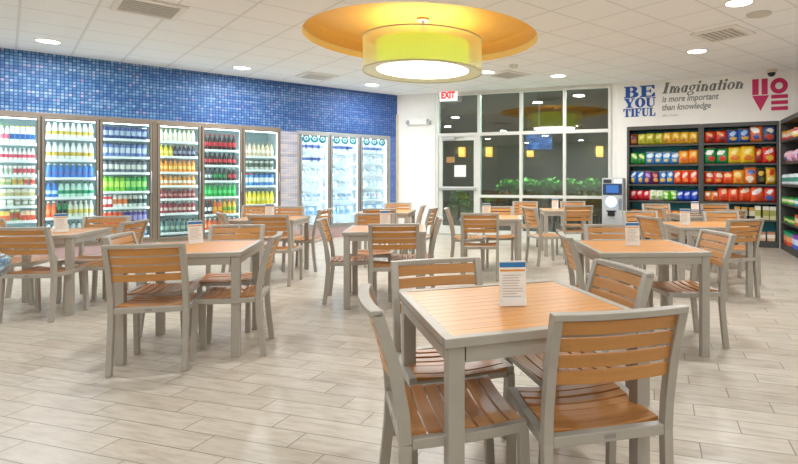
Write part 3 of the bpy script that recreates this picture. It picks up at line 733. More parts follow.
fill(D2[2], 'sixth cooler door beside pale pillar', SH[6], [
 [('bottle', 7, ('e2ccae', 'f2ead8', 'caa878'), 'tan bottle', .50)],
 [('can', 6, ('c9cec9', '5a6a5c', '3a3f3c'), 'silver and black can', .82)],
 [('can', 2, ('58a8e0', 'e8f0f8', 'd84848'), 'sky blue can', .82), ('can', 4, ('4a90d8', 'f2f6f8', '3a68b0'), 'blue and white can', .82)],
 [('bottle', 7, ('f0dc3c', 'f4ea7a', '3a4cae'), 'yellow bottle with blue cap', .84)],
 [('bottle', 6, ('e8e0dc', 'd8a8a0', 'c84a4a'), 'pale bottle with red cap', .8)]])
# freezer: round teal stickers on top, lettered cartons and pale frozen packs on the shelves
FW = ['first freezer door from left', 'middle freezer door', 'freezer door nearest the corner']
M_stk = mat('sticker_teal', '2fa6bf', .4); M_stk2 = mat('sticker_white', 'dff2f6', .4)
for d, (a, b) in enumerate(D3):
    zc = CTF - .15
    for i in range(3):
        x = a + (b - a) * (i + .7) / 3.5; q = empty('sticker', LW.at(x, -.0182, zc), LW.rot)
        lab = 'round teal sticker at the top of the %s' % FW[d]; tag(q, lab, 'sticker', lab + 's')
        m = MB(); m.lathe([(.001, 0), (.085, 0), (.085, .003), (.001, .003)], 24); o = m.build('disc', M_stk, q); o.rotation_euler = (R(90), 0, 0)
        m = MB(); m.lathe([(.022, .0031), (.045, .0031), (.045, .0055), (.022, .0055)], 20, 0, (0, 0, 0), True, None, False); o = m.build('swirl', M_stk2, q); o.rotation_euler = (R(90), 0, 0)
    rows = [
     [('box', 4, ('eef2f8', '5a6fae' if d < 2 else '6a7cb8', 'f4f6fa'), 'white frozen box with blue print', .62)],
     [('box', 4, ('eef2f8', '4f66a8', 'f4f6fa'), 'pale frozen box with navy print', .62)] if d == 0 else [('bag', 4, ('e8eef4', 'b4c8dc', 'd4e0ea'), 'pale frozen pack', .78)],
     [('bag', 4, ('dfe7ee', '9fb4c6', 'eef2f6'), 'frosty grey frozen pack', .66)],
     [('bag', 4, ('e6ecf2', 'b0c0d2', 'cfdae6'), 'white frozen pack', .66)],
     [('bag', 4, ('cfdcec', '8fa6c8' if d != 2 else 'd0a4ac', 'eef2f8'), 'bluish frozen pack', .68)],
     [('bag', 3, ('a8c4e0', 'e2ecf4', '7fa4cc'), 'large blue frozen pack', .72)]]
    for k, row in enumerate(rows):
        z = FS[k]; gap = (FS[k - 1] - .03 - z) if k else .24
        for kind, cnt, cols, desc, hf in row:
            pitch = (b - a - .1) / cnt
            for i in range(cnt):
                lab = '%s, %s shelf, %s' % (desc, ORD[k], FW[d]); nm = 'frozen_box' if kind == 'box' else 'frozen_pack'
                put(LW, nm, product(kind, cols), a + .05 + pitch * (i + .5), .22, z + .0005, pitch * (.74 if kind == 'box' else 1.12), .24, gap * hf, lab, 'frozen food', lab + ', row', random.uniform(-.3, .3), 0 if kind == 'box' else random.uniform(-.25, -.08))

# ------------------------------------------------------------------ snack shelves
def zS(px, py): return CAMH - (py - CY) * SW.at(SW.s(px)).y / F
SZ = [1.93, 1.54, 1.15, .822, .50, .12]
SD = .36
def snack_unit(name, lab, line, s0, s1, zs, back_m):
    root = empty(name, line.at(s0), line.rot); tag(root, lab, 'shelf unit'); L = s1 - s0
    m = MB(); m.box(.0, .045, -.004, SD, 0, SHT); m.box(L - .045, L, -.004, SD, 0, SHT); m.box(.045, L - .045, -.004, SD, SHT - .07, SHT); m.box(.045, L - .045, .004, SD, 0, .085)
    m.build('frame', M_dgrey, root, .003)
    m = MB(); m.box(.0, L, SD, SD + .02, 0, SHT); m.build('back_panel', back_m, root)
    for z in zs:
        m = MB(); m.box(.045, L - .045, .0, SD, z - .035, z); m.build('shelf', M_dgrey, root, .002)
    return root
snack_unit('snack_shelf', 'left bay of the dark shelving full of snack bags, next to the machine', SW, s_l + .002, s_m, SZ, M_teal)
snack_unit('snack_shelf', 'right bay of the dark shelving full of snack bags, at the corner', SW, s_m + .002, s_r, SZ, M_teal)
def bags(line, s0, s1, where, z, row, gap, out=.09):
    n = sum(r[1] for r in row); tot = sum(r[1] * r[4] for r in row); x = s0 + .055; pitch = (s1 - s0 - .11)
    for kind, cnt, cols, desc, wf, hf in row:
        for i in range(cnt):
            p = pitch * wf / tot; h = min(gap * hf * (.97 if where.endswith('left snack bay') else 1.05), .34)
            lab = '%s, %s' % (desc, where)
            nm, cat = NAMES[kind]
            th = .26 if kind == 'bag' else .2
            put(line, nm, product(kind, cols), x + p / 2, out + random.uniform(-.02, .02), z + .001, p * (1.12 if kind == 'bag' else .9), th, h * random.uniform(.96, 1.03), lab, cat, lab + ', row', random.uniform(-.22, .22), random.uniform(-.2, -.04) if kind == 'bag' else 0)
            x += p
LB, RB = 'shelf of the left snack bay', 'shelf of the right snack bay'
GAP = [.30, .355, .355, .295, .28, .34]
Lrows = [
 [('bag', 1, ('6a3222', '4a241c', 'b06a3a'), 'dark brown snack bag', 1, .78), ('bag', 3, ('b8b030', 'dcd47a', '8a9a2a'), 'olive yellow snack bag', 1.05, .82), ('bag', 4, ('d8a82c', 'f0d070', 'b8782a'), 'golden snack bag', 1.05, .86)],
 [('bag', 2, ('2a8a3c', 'd8e09a', '1f6a30'), 'green snack bag', 1, .72), ('bag', 4, ('4a90cc', 'dce8f0', 'e8c878'), 'light blue snack bag', 1, .72), ('bag', 2, ('f0942a', 'f6cc6a', 'd8642a'), 'orange snack bag', 1.1, .80)],
 [('bag', 2, ('2f6cb8', 'cfe0f0', 'e0b85a'), 'blue and cream snack bag', 1, .76), ('bag', 1, ('6a3a8a', 'b48ac0', 'e0a85a'), 'purple snack bag', 1, .74), ('bag', 1, ('7a2c44', 'c87a6a', 'd8a85a'), 'maroon snack bag', 1, .72), ('bag', 2, ('2a7ac4', 'e0ecf4', 'e8c05a'), 'bright blue snack bag', 1, .76), ('bag', 3, ('e0452a', 'f4d8c8', 'f08a3a'), 'red orange snack bag', 1.05, .80)],
 [('bag', 3, ('d82c3c', 'f0c8c0', 'b01f30'), 'red snack bag', 1, .74), ('bag', 2, ('eef0e4', 'b8d890', '8ab45a'), 'white and green snack bag', 1, .76), ('bag', 2, ('62c02c', 'dcf0b0', 'f0f4e0'), 'lime green snack bag', 1, .72), ('bag', 3, ('2f4cc0', 'd0d8f4', '4a6ad8'), 'deep blue snack bag', 1, .72)],
 [('bag', 8, ('d8782a', 'f0c070', '8a4a22'), 'small orange snack bag', 1, .5)],
 [('box', 6, ('caa878', 'e8dcc0', 'b89060'), 'small tan box', 1, .4)]]
Rrows = [
 [('bag', 2, ('c8321f', 'e8a05a', '7a2418'), 'red snack bag', 1, .76), ('bag', 2, ('2858a8', 'a8c4e8', 'e0b040'), 'blue snack bag', .95, .82), ('bag', 1, ('e0702a', 'f4f0e8', '3a5cb0'), 'orange and white snack bag', 1.1, 1.0), ('bag', 1, ('34507a', 'e8e4dc', 'c84a34'), 'navy and white snack bag', 1.05, .96)],
 [('bag', 2, ('1f8a4a', 'eef2e8', 'd8342a'), 'green and white snack bag', 1.15, .86), ('bag', 2, ('f0c42a', 'f8e480', 'e07a22'), 'yellow snack bag', 1.25, .92), ('bag', 1, ('c83a2a', 'e8c070', '8a2a20'), 'narrow red snack bag', .7, .8), ('bag', 1, ('e0302a', 'f8e8e0', 'f0c040'), 'bright red snack bag', 1.2, .86)],
 [('bag', 2, ('d8422a', 'f2e2c8', 'f0a04a'), 'red and cream snack bag', .95, .66), ('bag', 1, ('e85a22', 'f6c890', 'd83a1a'), 'orange red snack bag', 1, .66), ('bag', 1, ('f0a02c', 'f8d888', 'e0702a'), 'amber snack bag', 1.05, .72), ('bag', 1, ('e8782c', '3a68b8', 'f0e0c8'), 'orange and blue snack bag', 1.2, .96), ('bag', 1, ('2c2a2a', 'e0b83a', '6a6a3a'), 'black and yellow snack bag', .85, .8), ('bag', 1, ('eab42c', 'd83a2a', 'f4e4a0'), 'yellow and red snack bag', .95, .84)],
 [('bag', 2, ('e08a4a', 'f0e0cc', 'c84a2a'), 'small peach snack bag', .7, .66), ('bag', 2, ('e8552a', 'f4c8a0', 'c83a20'), 'orange red snack bag', 1, .88), ('bag', 1, ('ea5a2e', 'f6d8b8', 'd0401f'), 'large orange snack bag', 1.2, .98), ('bag', 1, ('e85a30', 'f0ece8', 'c8482a'), 'white banded orange snack bag', 1.2, .96), ('bag', 1, ('d84432', 'f2f0ec', '3a62a8'), 'red and white snack bag', 1.1, .98)],
 [('bag', 4, ('e0622c', 'f4c488', 'a83a20'), 'small orange packet', .8, .62), ('box', 3, ('3a3230', 'e0d8c0', 'c89a4a'), 'thin dark bar box', .7, .78), ('box', 3, ('d8d4a8', 'b0b060', 'e8e4d8'), 'pale bar box', .7, .86)],
 [('can', 5, ('e8d0b0', 'f4ece0', 'd8a878'), 'cream coloured tin', 1, .44), ('box', 3, ('e0b898', 'f4e8dc', 'c88a68'), 'peach coloured box', 1, .44)]]
for k in range(6):
    bags(SW, s_l, s_m, '%s %s' % (ORD[k], LB), SZ[k], Lrows[k], GAP[k]); bags(SW, s_m, s_r, '%s %s' % (ORD[k], RB), SZ[k], Rrows[k], GAP[k])
snack_unit('snack_shelf', 'dark shelf unit along the right wall with small packets, cut by the photo edge', RW, .03, RL, SZ, M_dgrey)
rrows = [[('box', 4, ('d83a4a', 'f0e0d0', 'e8a83a'), 'red and cream box', 1, .5), ('box', 5, ('e8c84a', 'f4f0e0', 'c84a7a'), 'yellow box', 1, .42)],
 [('bag', 4, ('e0a8c0', 'f4ece8', '5a6ab0'), 'pink packet', 1, .55), ('bag', 5, ('3a62b8', 'f0f0f4', 'b83a8a'), 'blue packet', 1, .5)],
 [('can', 5, ('d8e4e8', '3a8a7a', 'c8d0d4'), 'pale jar', 1, .5), ('box', 4, ('4ab0a0', 'f0f4f0', '2a7a8a'), 'teal box', 1, .5)],
 [('box', 4, ('6ac04a', 'f0f4c8', '3a9a4a'), 'green box', 1, .36), ('box', 4, ('3a90c8', 'e8f0f4', '4ac0b0'), 'sky blue box', 1, .36)],
 [('box', 3, ('4aa84a', 'e8e890', '2a8a3a'), 'low green carton', 1, .3), ('box', 4, ('e87a3a', 'f4d8b8', 'c84a2a'), 'orange carton', 1, .6)],
 [('box', 3, ('e0522c', 'f0a06a', '2aa878'), 'red carton', 1, .6), ('box', 3, ('3a6ad0', 'd8e0f8', '8a4ab0'), 'blue carton', 1, .6), ('box', 3, ('d84a8a', 'f0d0e0', 'e8c040'), 'magenta carton', 1, .6)]]
for k in range(6): bags(RW, .03, RL, '%s shelf of the right wall unit' % ORD[k], SZ[k], rrows[k], GAP[k], .10)

# ------------------------------------------------------------------ payment kiosk beside the shelves
kx = SW.s(626) ; kp = WW.at(WW.s(615.5), -.33)
kk = empty('payment_kiosk', kp, (WW.rot + SW.rot) / 2); tag(kk, 'pale grey self-service kiosk with blue screen and glowing round emblem', 'kiosk')
H = 1.27; w2 = .205
m = MB(); m.box(-w2, w2, -.17, .2, 0, H); m.build('cabinet', mat('kiosk_grey', 'bdc1c4', .4), kk, .02)
m = MB(); m.box(-w2 + .03, -.02, -.176, -.168, H - .10, H - .03); m.build('dark_panel', mat('kiosk_dark', '3a3d44', .3), kk)
m = MB(); m.box(.03, w2 - .03, -.176, -.168, H - .10, H - .03); m.build('lit_panel', emit('kiosk_lit', 'cfe4ff', .5), kk)
m = MB(); m.box(-w2 + .02, w2 - .02, -.18, -.168, H - .33, H - .115); sb = m.build('screen_bezel', mat('bezel', '2c3f5c', .3), kk)
m = MB(); m.box(-w2 + .085, w2 - .085, -.186, -.179, H - .29, H - .14); m.build('screen', emit('kiosk_screen', '3f7fd8', .6, '101820'), sb)
m = MB(); m.lathe([(.001, 0), (.11, 0), (.11, .008), (.001, .008)], 32); o = m.build('emblem', emit('kiosk_ring', '7fc8f0', .75), kk); o.rotation_euler = (R(90), 0, 0); o.location = (-.02, -.168, H - .47)
m = MB(); m.lathe([(.001, .009), (.085, .009), (.085, .013), (.001, .013)], 32); q = m.build('emblem_face', emit('kiosk_face', 'e8f6fc', .75), o)
m = MB(); m.tube([(-.06 + .012 * i, .012 * abs(i - 5) ** 1.3 * .14 - .02, .014) for i in range(11)], .007); m.build('emblem_mark', emit('kiosk_mark', '37a8d8', .5, '37a8d8'), o)
m = MB(); m.box(.12, .18, -.178, -.168, H - .62, H - .40); m.build('keypad', mat('keypad', '7f8894', .4), kk)
m = MB(); m.box(-.085, .045, -.215, -.168, H - .74, H - .66); m.box(-.12, .075, -.178, -.168, H - .66, H - .635); m.build('card_reader', M_black, kk, .004)
m = MB(); m.box(-w2 + .03, w2 - .03, -.174, -.168, .1, H - .78); m.build('door_panel', mat('kiosk_panel', 'b2b6b9', .4), kk)
# ------------------------------------------------------------------ furniture
def vec(az): return Vector((math.sin(R(az)), math.cos(R(az))))
def make_table():
    t = empty('dining_table'); H = .74; h = .40
    m = MB(); b = .034; z0, z1 = H - .032, H
    m.box(-h, h, -h, -h + b, z0, z1); m.box(-h, h, h - b, h, z0, z1); m.box(-h, -h + b, -h + b, h - b, z0, z1); m.box(h - b, h, -h + b, h - b, z0, z1)
    m.build('top_frame', M_metal, t, .003)
    m = MB(); n = 12; w = (2 * (h - b)) / n
    for k in range(n):
        y = -h + b + k * w; m.box(-h + b, h - b, y + .0015, y + w - .0015, H - .022, H - .002)
    m.box(-h + b, h - b, -h + b, h - b, H - .03, H - .022, 1)
    m.build('tabletop', [M_top, M_dark], t)
    m = MB(); a = h - .012; th = .025; z0, z1 = H - .085, H - .033; q = a - .06
    m.box(-q, q, -a, -a + th, z0, z1); m.box(-q, q, a - th, a, z0, z1); m.box(-a, -a + th, -q, q, z0, z1); m.box(a - th, a, -q, q, z0, z1)
    m.build('apron', M_metal, t)
    for sx in (-1, 1):
        for sy in (-1, 1):
            m = MB(); x = sx * (a - .03); y = sy * (a - .03)
            m.box(x - .027, x + .033, y - .027, y + .033, 0, H - .033) if False else m.box(x - .028 + sx * .002, x + .028 + sx * .002, y - .028 + sy * .002, y + .028 + sy * .002, 0, H - .033); m.build('leg', M_metal, t, .003)
    return t
def make_chair():
    t = empty('dining_chair'); W = .216; lw = .033
    prof = [(-.262, 0), (-.243, .16), (-.230, .29), (-.225, .40), (-.232, .50), (-.262, .66), (-.315, .828)]
    low = [p for p in prof if p[1] <= .41]; up = prof[3:]
    for sx in (-1, 1):
        x0 = sx * W - lw / 2; m = MB(); m.strap(x0, x0 + lw, low, .040); m.build('leg', M_metal, t, .003)
    for sx in (-1, 1):
        x0 = sx * W - lw / 2; m = MB(); m.strap(x0, x0 + lw, [(.192, 0), (.180, .25), (.175, .398)], .036); m.build('leg', M_metal, t, .003)
    # uprights and bowed top rail
    m = MB()
    for sx in (-1, 1):
        x0 = sx * W - lw / 2; m.strap(x0, x0 + lw, up, .040)
    bow = .022; N = 10; rings = []
    for i in range(N + 1):
        x = -W - lw / 2 + (2 * W + lw) * i / N; u = x / (W + lw / 2); y = -.315 - bow * (1 - u * u)
        rings.append([(x, y - .02, .816), (x, y + .02, .816), (x, y + .018, .838), (x, y - .022, .838)])
    m.loft(rings); m.build('back_frame', M_metal, t, .003)
    # back slats, bowed
    m = MB(); xa = W - lw / 2 + .003; zt = [.810, .753, .696, .639]; hgt = .046
    def yb(z):
        for (ya, za), (yc, zc) in zip(prof, prof[1:]):
            if za <= z <= zc: return ya + (yc - ya) * (z - za) / (zc - za)
        return prof[-1][0]
    for z in zt:
        rings = []
        for i in range(N + 1):
            x = -xa + 2 * xa * i / N; u = x / xa; d = -bow * (1 - u * u)
            za, zb_ = z - hgt, z
            rings.append([(x, yb(za) + d - .007, za), (x, yb(za) + d + .009, za), (x, yb(zb_) + d + .009, zb_), (x, yb(zb_) + d - .007, zb_)])
        m.loft(rings)
    m.build('backrest', M_slat, t, .003)
    # seat frame
    m = MB(); zs = .424
    for sx in (-1, 1):
        x0 = sx * W - lw / 2; m.strap(x0, x0 + lw, [(-.205, zs - .022), (.0, zs - .024), (.185, zs - .014)], .034)
    m.box(-W + lw / 2, W - lw / 2, -.243, -.208, zs - .040, zs - .004); m.box(-W + lw / 2, W - lw / 2, .155, .185, zs - .042, zs - .014)
    m.build('seat_frame', M_metal, t, .003)
    # seat slats, dished
    m = MB(); n = 7; L = .39; w = L / n; xs = W - lw / 2 + .002
    for k in range(n):
        ya, yc = -.205 + k * w + .004, -.205 + (k + 1) * w - .004
        lift = .012 * math.cos((k + .5) / n * 2 * PI) * (1 if k < n - 1 else .2)
        rings = []
        for i in range(N + 1):
            x = -xs + 2 * xs * i / N; u = x / xs; d = -.014 * (1 - u * u) + lift * .4
            rings.append([(x, ya, zs - .014 + d), (x, yc, zs - .014 + d), (x, yc, zs + .002 + d), (x, ya, zs + .002 + d)])
        m.loft(rings)
    m.build('seat', M_slat2, t, .002)
    m = MB(); m.box(-.02, .02, -.2445, -.243, zs - .028, zs - .014); m.build('maker_plate', mat('plate_grey', '8d8982', .4), t)
    return t
tb0 = make_table()
TABLES = [ # x, y, az of its depth direction, label
 ('T1', .091, 2.229, -20.5, 'nearest table, largest in the photo, with orange plank top'),
 ('T2', 1.12, 4.14, -3.8, 'square table just behind the nearest table, on the right'),
 ('T3', -2.225, 4.07, -13, 'front table of the left half, before the wine coloured drinks'),
 ('T4', -4.30, 5.23, -13, 'table at the far left in front of the first cooler'),
 ('T5', -2.88, 7.08, -4, 'table by the pale tiled pillar between coolers and freezers'),
 ('T6', -1.08, 5.6, -8, 'table in the middle of the room below the drum lamp'),
 ('T7', .0, 7.25, 0, 'table in front of the glass door'),
 ('T8', 1.25, 9.1, 0, 'distant table before the middle of the storefront windows'),
 ('T9', 2.385, 6.1, 0, 'table before the snack shelves, nearer of two at the right'),
 ('T10', 3.08, 7.75, 0, 'farther of the two tables before the snack shelves'),
 ('T11', -1.65, 8.6, 0, 'small distant table in the corner before the freezers'),
]
TB = {}
for k, (key, x, y, az, lab) in enumerate(TABLES):
    o = tb0 if k == 0 else copy_tree(tb0)
    o.location = (x, y, 0); o.rotation_euler = (0, 0, -R(az)); tag(o, lab, 'table', 'dining tables'); TB[key] = (Vector((x, y)), az)
ch0 = make_chair()
CH = [ # top-of-back centre x, y, facing az, label
 (0.413, 1.700, -14, 'largest chair, at the near side of the nearest table, back to the viewer'),
 (-0.433, 1.906, 73, 'chair seen side-on at the left of the nearest table'),
 (-0.283, 2.782, 161, 'chair at the far side of the nearest table, only its upper back showing'),
 (0.630, 2.580, -109, 'chair at the right side of the nearest table, tilted back seen beyond the wood top'),
 (0.544, 4.013, 89, 'chair at the left end of the table behind the nearest one'),
 (1.071, 4.914, 178, 'chair at the far side of the right middle table, behind its menu card'),
 (1.773, 4.210, -97, 'chair at the right side of the right middle table, beside its near leg'),
 (1.723, 5.954, 74, 'chair with its back to the viewer left of the nearer snack-side table'),
 (2.638, 5.570, -20, 'chair on open floor at the right, back to the viewer, before the snack shelves'),
 (1.925, 7.001, 172, 'chair facing the viewer behind the left chair of the nearer snack-side table'),
 (2.916, 6.877, 176, 'chair at the far side of the nearer snack-side table'),
 (2.751, 9.030, -180, 'left of the two farthest chairs below the snack shelves'),
 (2.392, 7.910, 76, 'chair at the left end of the farther snack-side table'),
 (3.730, 9.030, -180, 'right of the two farthest chairs below the snack shelves'),
 (3.217, 7.204, -16, 'chair at the near side of the farther snack-side table, slightly turned'),
 (0.540, 7.900, 70, 'chair seen side-on between the glass door table and the window table'),
 (1.370, 8.420, -8, 'chair at the near right of the window table, back to the viewer'),
 (0.630, 9.975, -180, 'chair facing the viewer left behind the window table'),
 (1.522, 10.080, -180, 'chair at the far side of the window table, mostly hidden'),
 (-0.135, 6.550, 0, 'chair at the near side of the glass door table, back squarely to the viewer'),
 (-0.634, 7.654, 88, 'chair at the left of the glass door table, edge-on before the door'),
 (0.092, 8.143, 172, 'chair at the far side of the glass door table'),
 (-0.895, 4.978, -7, 'chair at the near side of the middle table, back to the viewer'),
 (-1.754, 5.565, 80, 'chair side-on at the left of the middle table'),
 (-1.390, 6.466, 174, 'chair at the far side of the middle table, behind its card'),
 (-1.566, 7.575, 0, 'chair at the near side of the corner table, back to the viewer'),
 (-1.620, 9.420, 180, 'chair at the far side of the corner table, facing the viewer'),
 (-1.060, 8.520, -92, 'chair at the right end of the corner table, edge-on'),
 (-0.810, 7.740, -84, 'slender edge-on chair between the corner table and the door'),
 (-0.546, 5.775, -98, 'chair seen nearly edge-on at the right of the middle table'),
 (-2.560, 6.200, -2, 'chair before the pillar table, back to the viewer, nearest the coolers'),
 (-3.341, 6.653, 54, 'chair at the left end of the pillar table, before the fifth cooler door'),
 (-2.281, 7.482, -86, 'chair at the right end of the pillar table before the first freezer'),
 (-3.024, 8.106, -180, 'chair at the far side of the pillar table'),
 (-3.675, 8.505, -180, 'distant chair just left of the pillar table card'),
 (-2.195, 3.411, -14, 'large chair, back to the viewer, at the near side of the front left table'),
 (-1.602, 4.046, -105, 'chair side-on at the right of the front left table'),
 (-2.290, 4.883, 170, 'chair at the far side of the front left table'),
 (-2.786, 4.029, 76, 'chair at the left side of the front left table, grey edge catching light'),
 (-3.527, 5.364, -96, 'chair at the right side of the far left table'),
 (-4.040, 4.620, -4, 'chair at the near side of the far left table, back to the viewer'),
 (-4.252, 5.991, 168, 'chair at the far side of the far left table'),
 (-5.103, 5.460, 78, 'chair at the left of the far left table, cut by the photo edge'),
]
for k, (x, y, az, lab) in enumerate(CH):
    o = ch0 if k == 0 else copy_tree(ch0)
    f = vec(az); p = Vector((x, y)) + f * .325
    o.location = (p.x, p.y, 0); o.rotation_euler = (0, 0, -R(az)); tag(o, lab, 'chair', 'slatted dining chairs')
# menu cards
def make_card():
    t = empty('menu_card'); W = .054; H = .178
    tilt = lambda z: .012 * z / H
    m = MB(); m.box(-W, W, -.032, .03, 0, .004); m.box(-W, W, -.034, -.03, 0, .03); m.build('stand', mat('clear_white_acrylic', 'eef0ef', .25), t)
    m = MB(); m.loft([[(-W, -.028 + tilt(z) * 1.6, z), (W, -.028 + tilt(z) * 1.6, z), (W, -.024 + tilt(z) * 1.6, z), (-W, -.024 + tilt(z) * 1.6, z)] for z in (.004, H)])
    ins = m.build('insert', mat('menu_paper', 'e9e6df', .5), t)
    def strip(mb, x0, x1, za, zb_):
        ya, yb_ = -.0286 + tilt(za) * 1.6, -.0286 + tilt(zb_) * 1.6
        mb.loft([[(x0, ya, za), (x1, ya, za), (x1, ya + .001, za), (x0, ya + .001, za)], [(x0, yb_, zb_), (x1, yb_, zb_), (x1, yb_ + .001, zb_), (x0, yb_ + .001, zb_)]])
    m = MB(); strip(m, -W + .001, W - .001, H - .026, H - .006); m.build('header', mat('menu_blue', '2f73ad', .5), ins)
    m = MB(); strip(m, -W + .003, W - .003, H - .042, H - .034); m.build('stripe', mat('menu_orange', 'd8923e', .5), ins)
    m = MB(); rr = random.Random(3)
    for k in range(9):
        z = H - .056 - k * .0105; strip(m, -W + .012, W - .012 - rr.random() * .03, z - .0026, z)
    m.build('print', mat('menu_ink', 'b5a99f', .6), ins)
    return t
cd0 = make_card()
def tp(px, py): # point on a table top seen at this pixel
    Y = F * (CAMH - .74) / (py - CY); return ((px - CX) / F * Y, Y)
CARDS = [(.086, 2.20, -6, 'menu card with blue header standing on the nearest table'),
 (1.085, 4.16, -3, 'menu card standing on the right middle table'), (-2.35, 4.28, -50, 'menu card on the front left table before the dark drinks'),
 (-4.15, 5.2, -58, 'menu card on the far left table'), (-2.95, 7.2, -20, 'menu card on the pillar table'), (-1.12, 5.72, -10, 'menu card on the middle table'),
 (-.06, 7.35, 0, 'menu card on the glass door table'), (1.08, 9.1, 5, 'menu card on the window table'), (2.16, 6.02, 10, 'menu card on the nearer snack-side table'), (3.0, 7.95, 10, 'menu card on the farther snack-side table')]
for k, (x, y, az, lab) in enumerate(CARDS):
    o = cd0 if k == 0 else copy_tree(cd0)
    o.location = (x, y, .7402); o.rotation_euler = (0, 0, -R(az)); tag(o, lab, 'menu card', 'menu cards')
bk = empty('wire_basket', (2.86, 7.5, .7402)); tag(bk, 'small dark wire basket on the farther snack-side table', 'basket')
m = MB(); m.box(-.09, .09, -.06, .06, 0, .006)
for z in (.03, .055, .08):
    m.tube([(-.09, -.06, z), (.09, -.06, z), (.09, .06, z), (-.09, .06, z), (-.09, -.06, z)], .004, 6)
for i in range(7):
    x = -.09 + .03 * i
    for y in (-.06, .06): m.tube([(x, y, 0), (x, y, .08)], .003, 5)
m.build('basket_body', mat('basket_wire', '77767a', .5), bk)
# round high table at the left edge
rt = empty('high_table', (-1.69, 1.0, 0)); tag(rt, 'round glossy stone-topped table cut off by the left edge of the photo', 'table')
t = NT('glossy_stone'); f = t.noise(t.coord(), 9, 6, .7)
t.link(t.ramp(f, [(.35, rgb('36505c')), (.5, rgb('5f7880')), (.68, rgb('9aabb0'))]), t.bsdf.inputs['Base Color']); t.bsdf.inputs['Roughness'].default_value = .06
m = MB(); m.lathe([(.57, 1.012), (.6, 1.02), (.6, 1.045), (.59, 1.05), (.001, 1.05)], 72); m.build('tabletop', t.m, rt)
m = MB(); m.lathe([(.04, .03), (.04, 1.012)], 20); m.build('column', M_silver, rt)
m = MB(); m.lathe([(.3, 0), (.3, .015), (.05, .035)], 32); m.build('foot', M_silver, rt)
# ------------------------------------------------------------------ night outside the storefront
og = MB(); og.box(-4, 7, .15, 7.5, -.1, 0); struct(on(WW, og, 'ground', mat('night_paving', '4a4844', .8)))
ob = MB(); ob.box(-4, 7.5, 6.5, 6.7, 0, 4.2); struct(on(WW, ob, 'trim_3', mat('night_wall', '47564e', .8)))
ob = MB(); ob.box(-4, 7.5, .16, 6.7, 3.5, 3.6); struct(on(WW, ob, 'trim_4', mat('night_soffit', '566158', .8)))
M_leaf = [mat('leaf_green', '74c24c', .45, 0, .25, 20), mat('leaf_dark', '4a9a3c', .45, 0, .25, 20)]
def shrub(line, s, out, z0, w, h, n, lab, seed):
    rr = random.Random(seed); r = empty('shrub', line.at(s, out, z0), line.rot); tag(r, lab, 'shrub', 'shrubs outside the window')
    m = MB()
    for i in range(n):
        x = rr.uniform(-w / 2, w / 2); y = rr.uniform(-.2, .2); z = h * rr.random() ** .8 * (1 - .35 * (2 * x / w) ** 2)
        L = rr.uniform(.07, .15); a = rr.uniform(0, 2 * PI); e = rr.uniform(-.5, .9)
        d = Vector((math.cos(a) * math.cos(e), math.sin(a) * math.cos(e), math.sin(e))); sd = d.cross(Vector((0, 0, 1))).normalized() * L * .24
        p = Vector((x, y, z + .03)); c = p + d * L * .5 + Vector((0, 0, .012))
        m.add([p, c + sd, p + d * L, c - sd], [(0, 1, 2), (0, 2, 3)], 0 if rr.random() < .65 else 1)
    m.build('foliage', M_leaf, r)
    m = MB()
    for i in range(6): m.tube([(rr.uniform(-.04, .04), rr.uniform(-.04, .04), 0), (rr.uniform(-w / 3, w / 3), rr.uniform(-.12, .12), h * .75)], .008, 5)
    m.build('stems', mat('stem_brown', '5a4a36', .8), r)
pl = empty('planter', WW.at(WW.s(480), .95), WW.rot); tag(pl, 'long dark planter outside behind the storefront windows', 'planter'); PLW = WW.s(612) - WW.s(480) + .3
m = MB(); m.box(0, PLW, -.26, -.23, 0, .74); m.box(0, PLW, .23, .26, 0, .74); m.box(0, .03, -.23, .23, 0, .74); m.box(PLW - .03, PLW, -.23, .23, 0, .74); m.build('box', mat('planter_dark', '4c4a47', .6), pl)
m = MB(); m.box(.03, PLW - .03, -.23, .23, .6, .68); m.build('soil', mat('soil', '3c3128', .9), pl)
WH = ['behind the second window column from the door', 'behind the first window column beside the door', 'behind the right window column', 'left of the right mullion', 'in the middle of the window row']
for k, (px, lab) in enumerate([(492, 'leafy shrub outside, first from the door in the planter'), (513, 'leafy shrub outside, second from the door in the planter'), (535, 'leafy shrub outside, third from the door in the planter'),
        (556, 'leafy shrub outside, fourth from the door in the planter'), (578, 'leafy shrub outside, fifth from the door in the planter'), (600, 'leafy shrub outside, last in the planter by the kiosk')]):
    shrub(WW, WW.s(px) + .12, .95, .68, .56, .52, 680, lab, 40 + k)
shrub(WW, WW.s(447), .8, 0, .5, .95, 520, 'leafy shrub outside behind the left of the glass door', 60)
shrub(WW, WW.s(470), 1.1, 0, .5, .8, 420, 'leafy shrub outside behind the right of the glass door', 61)
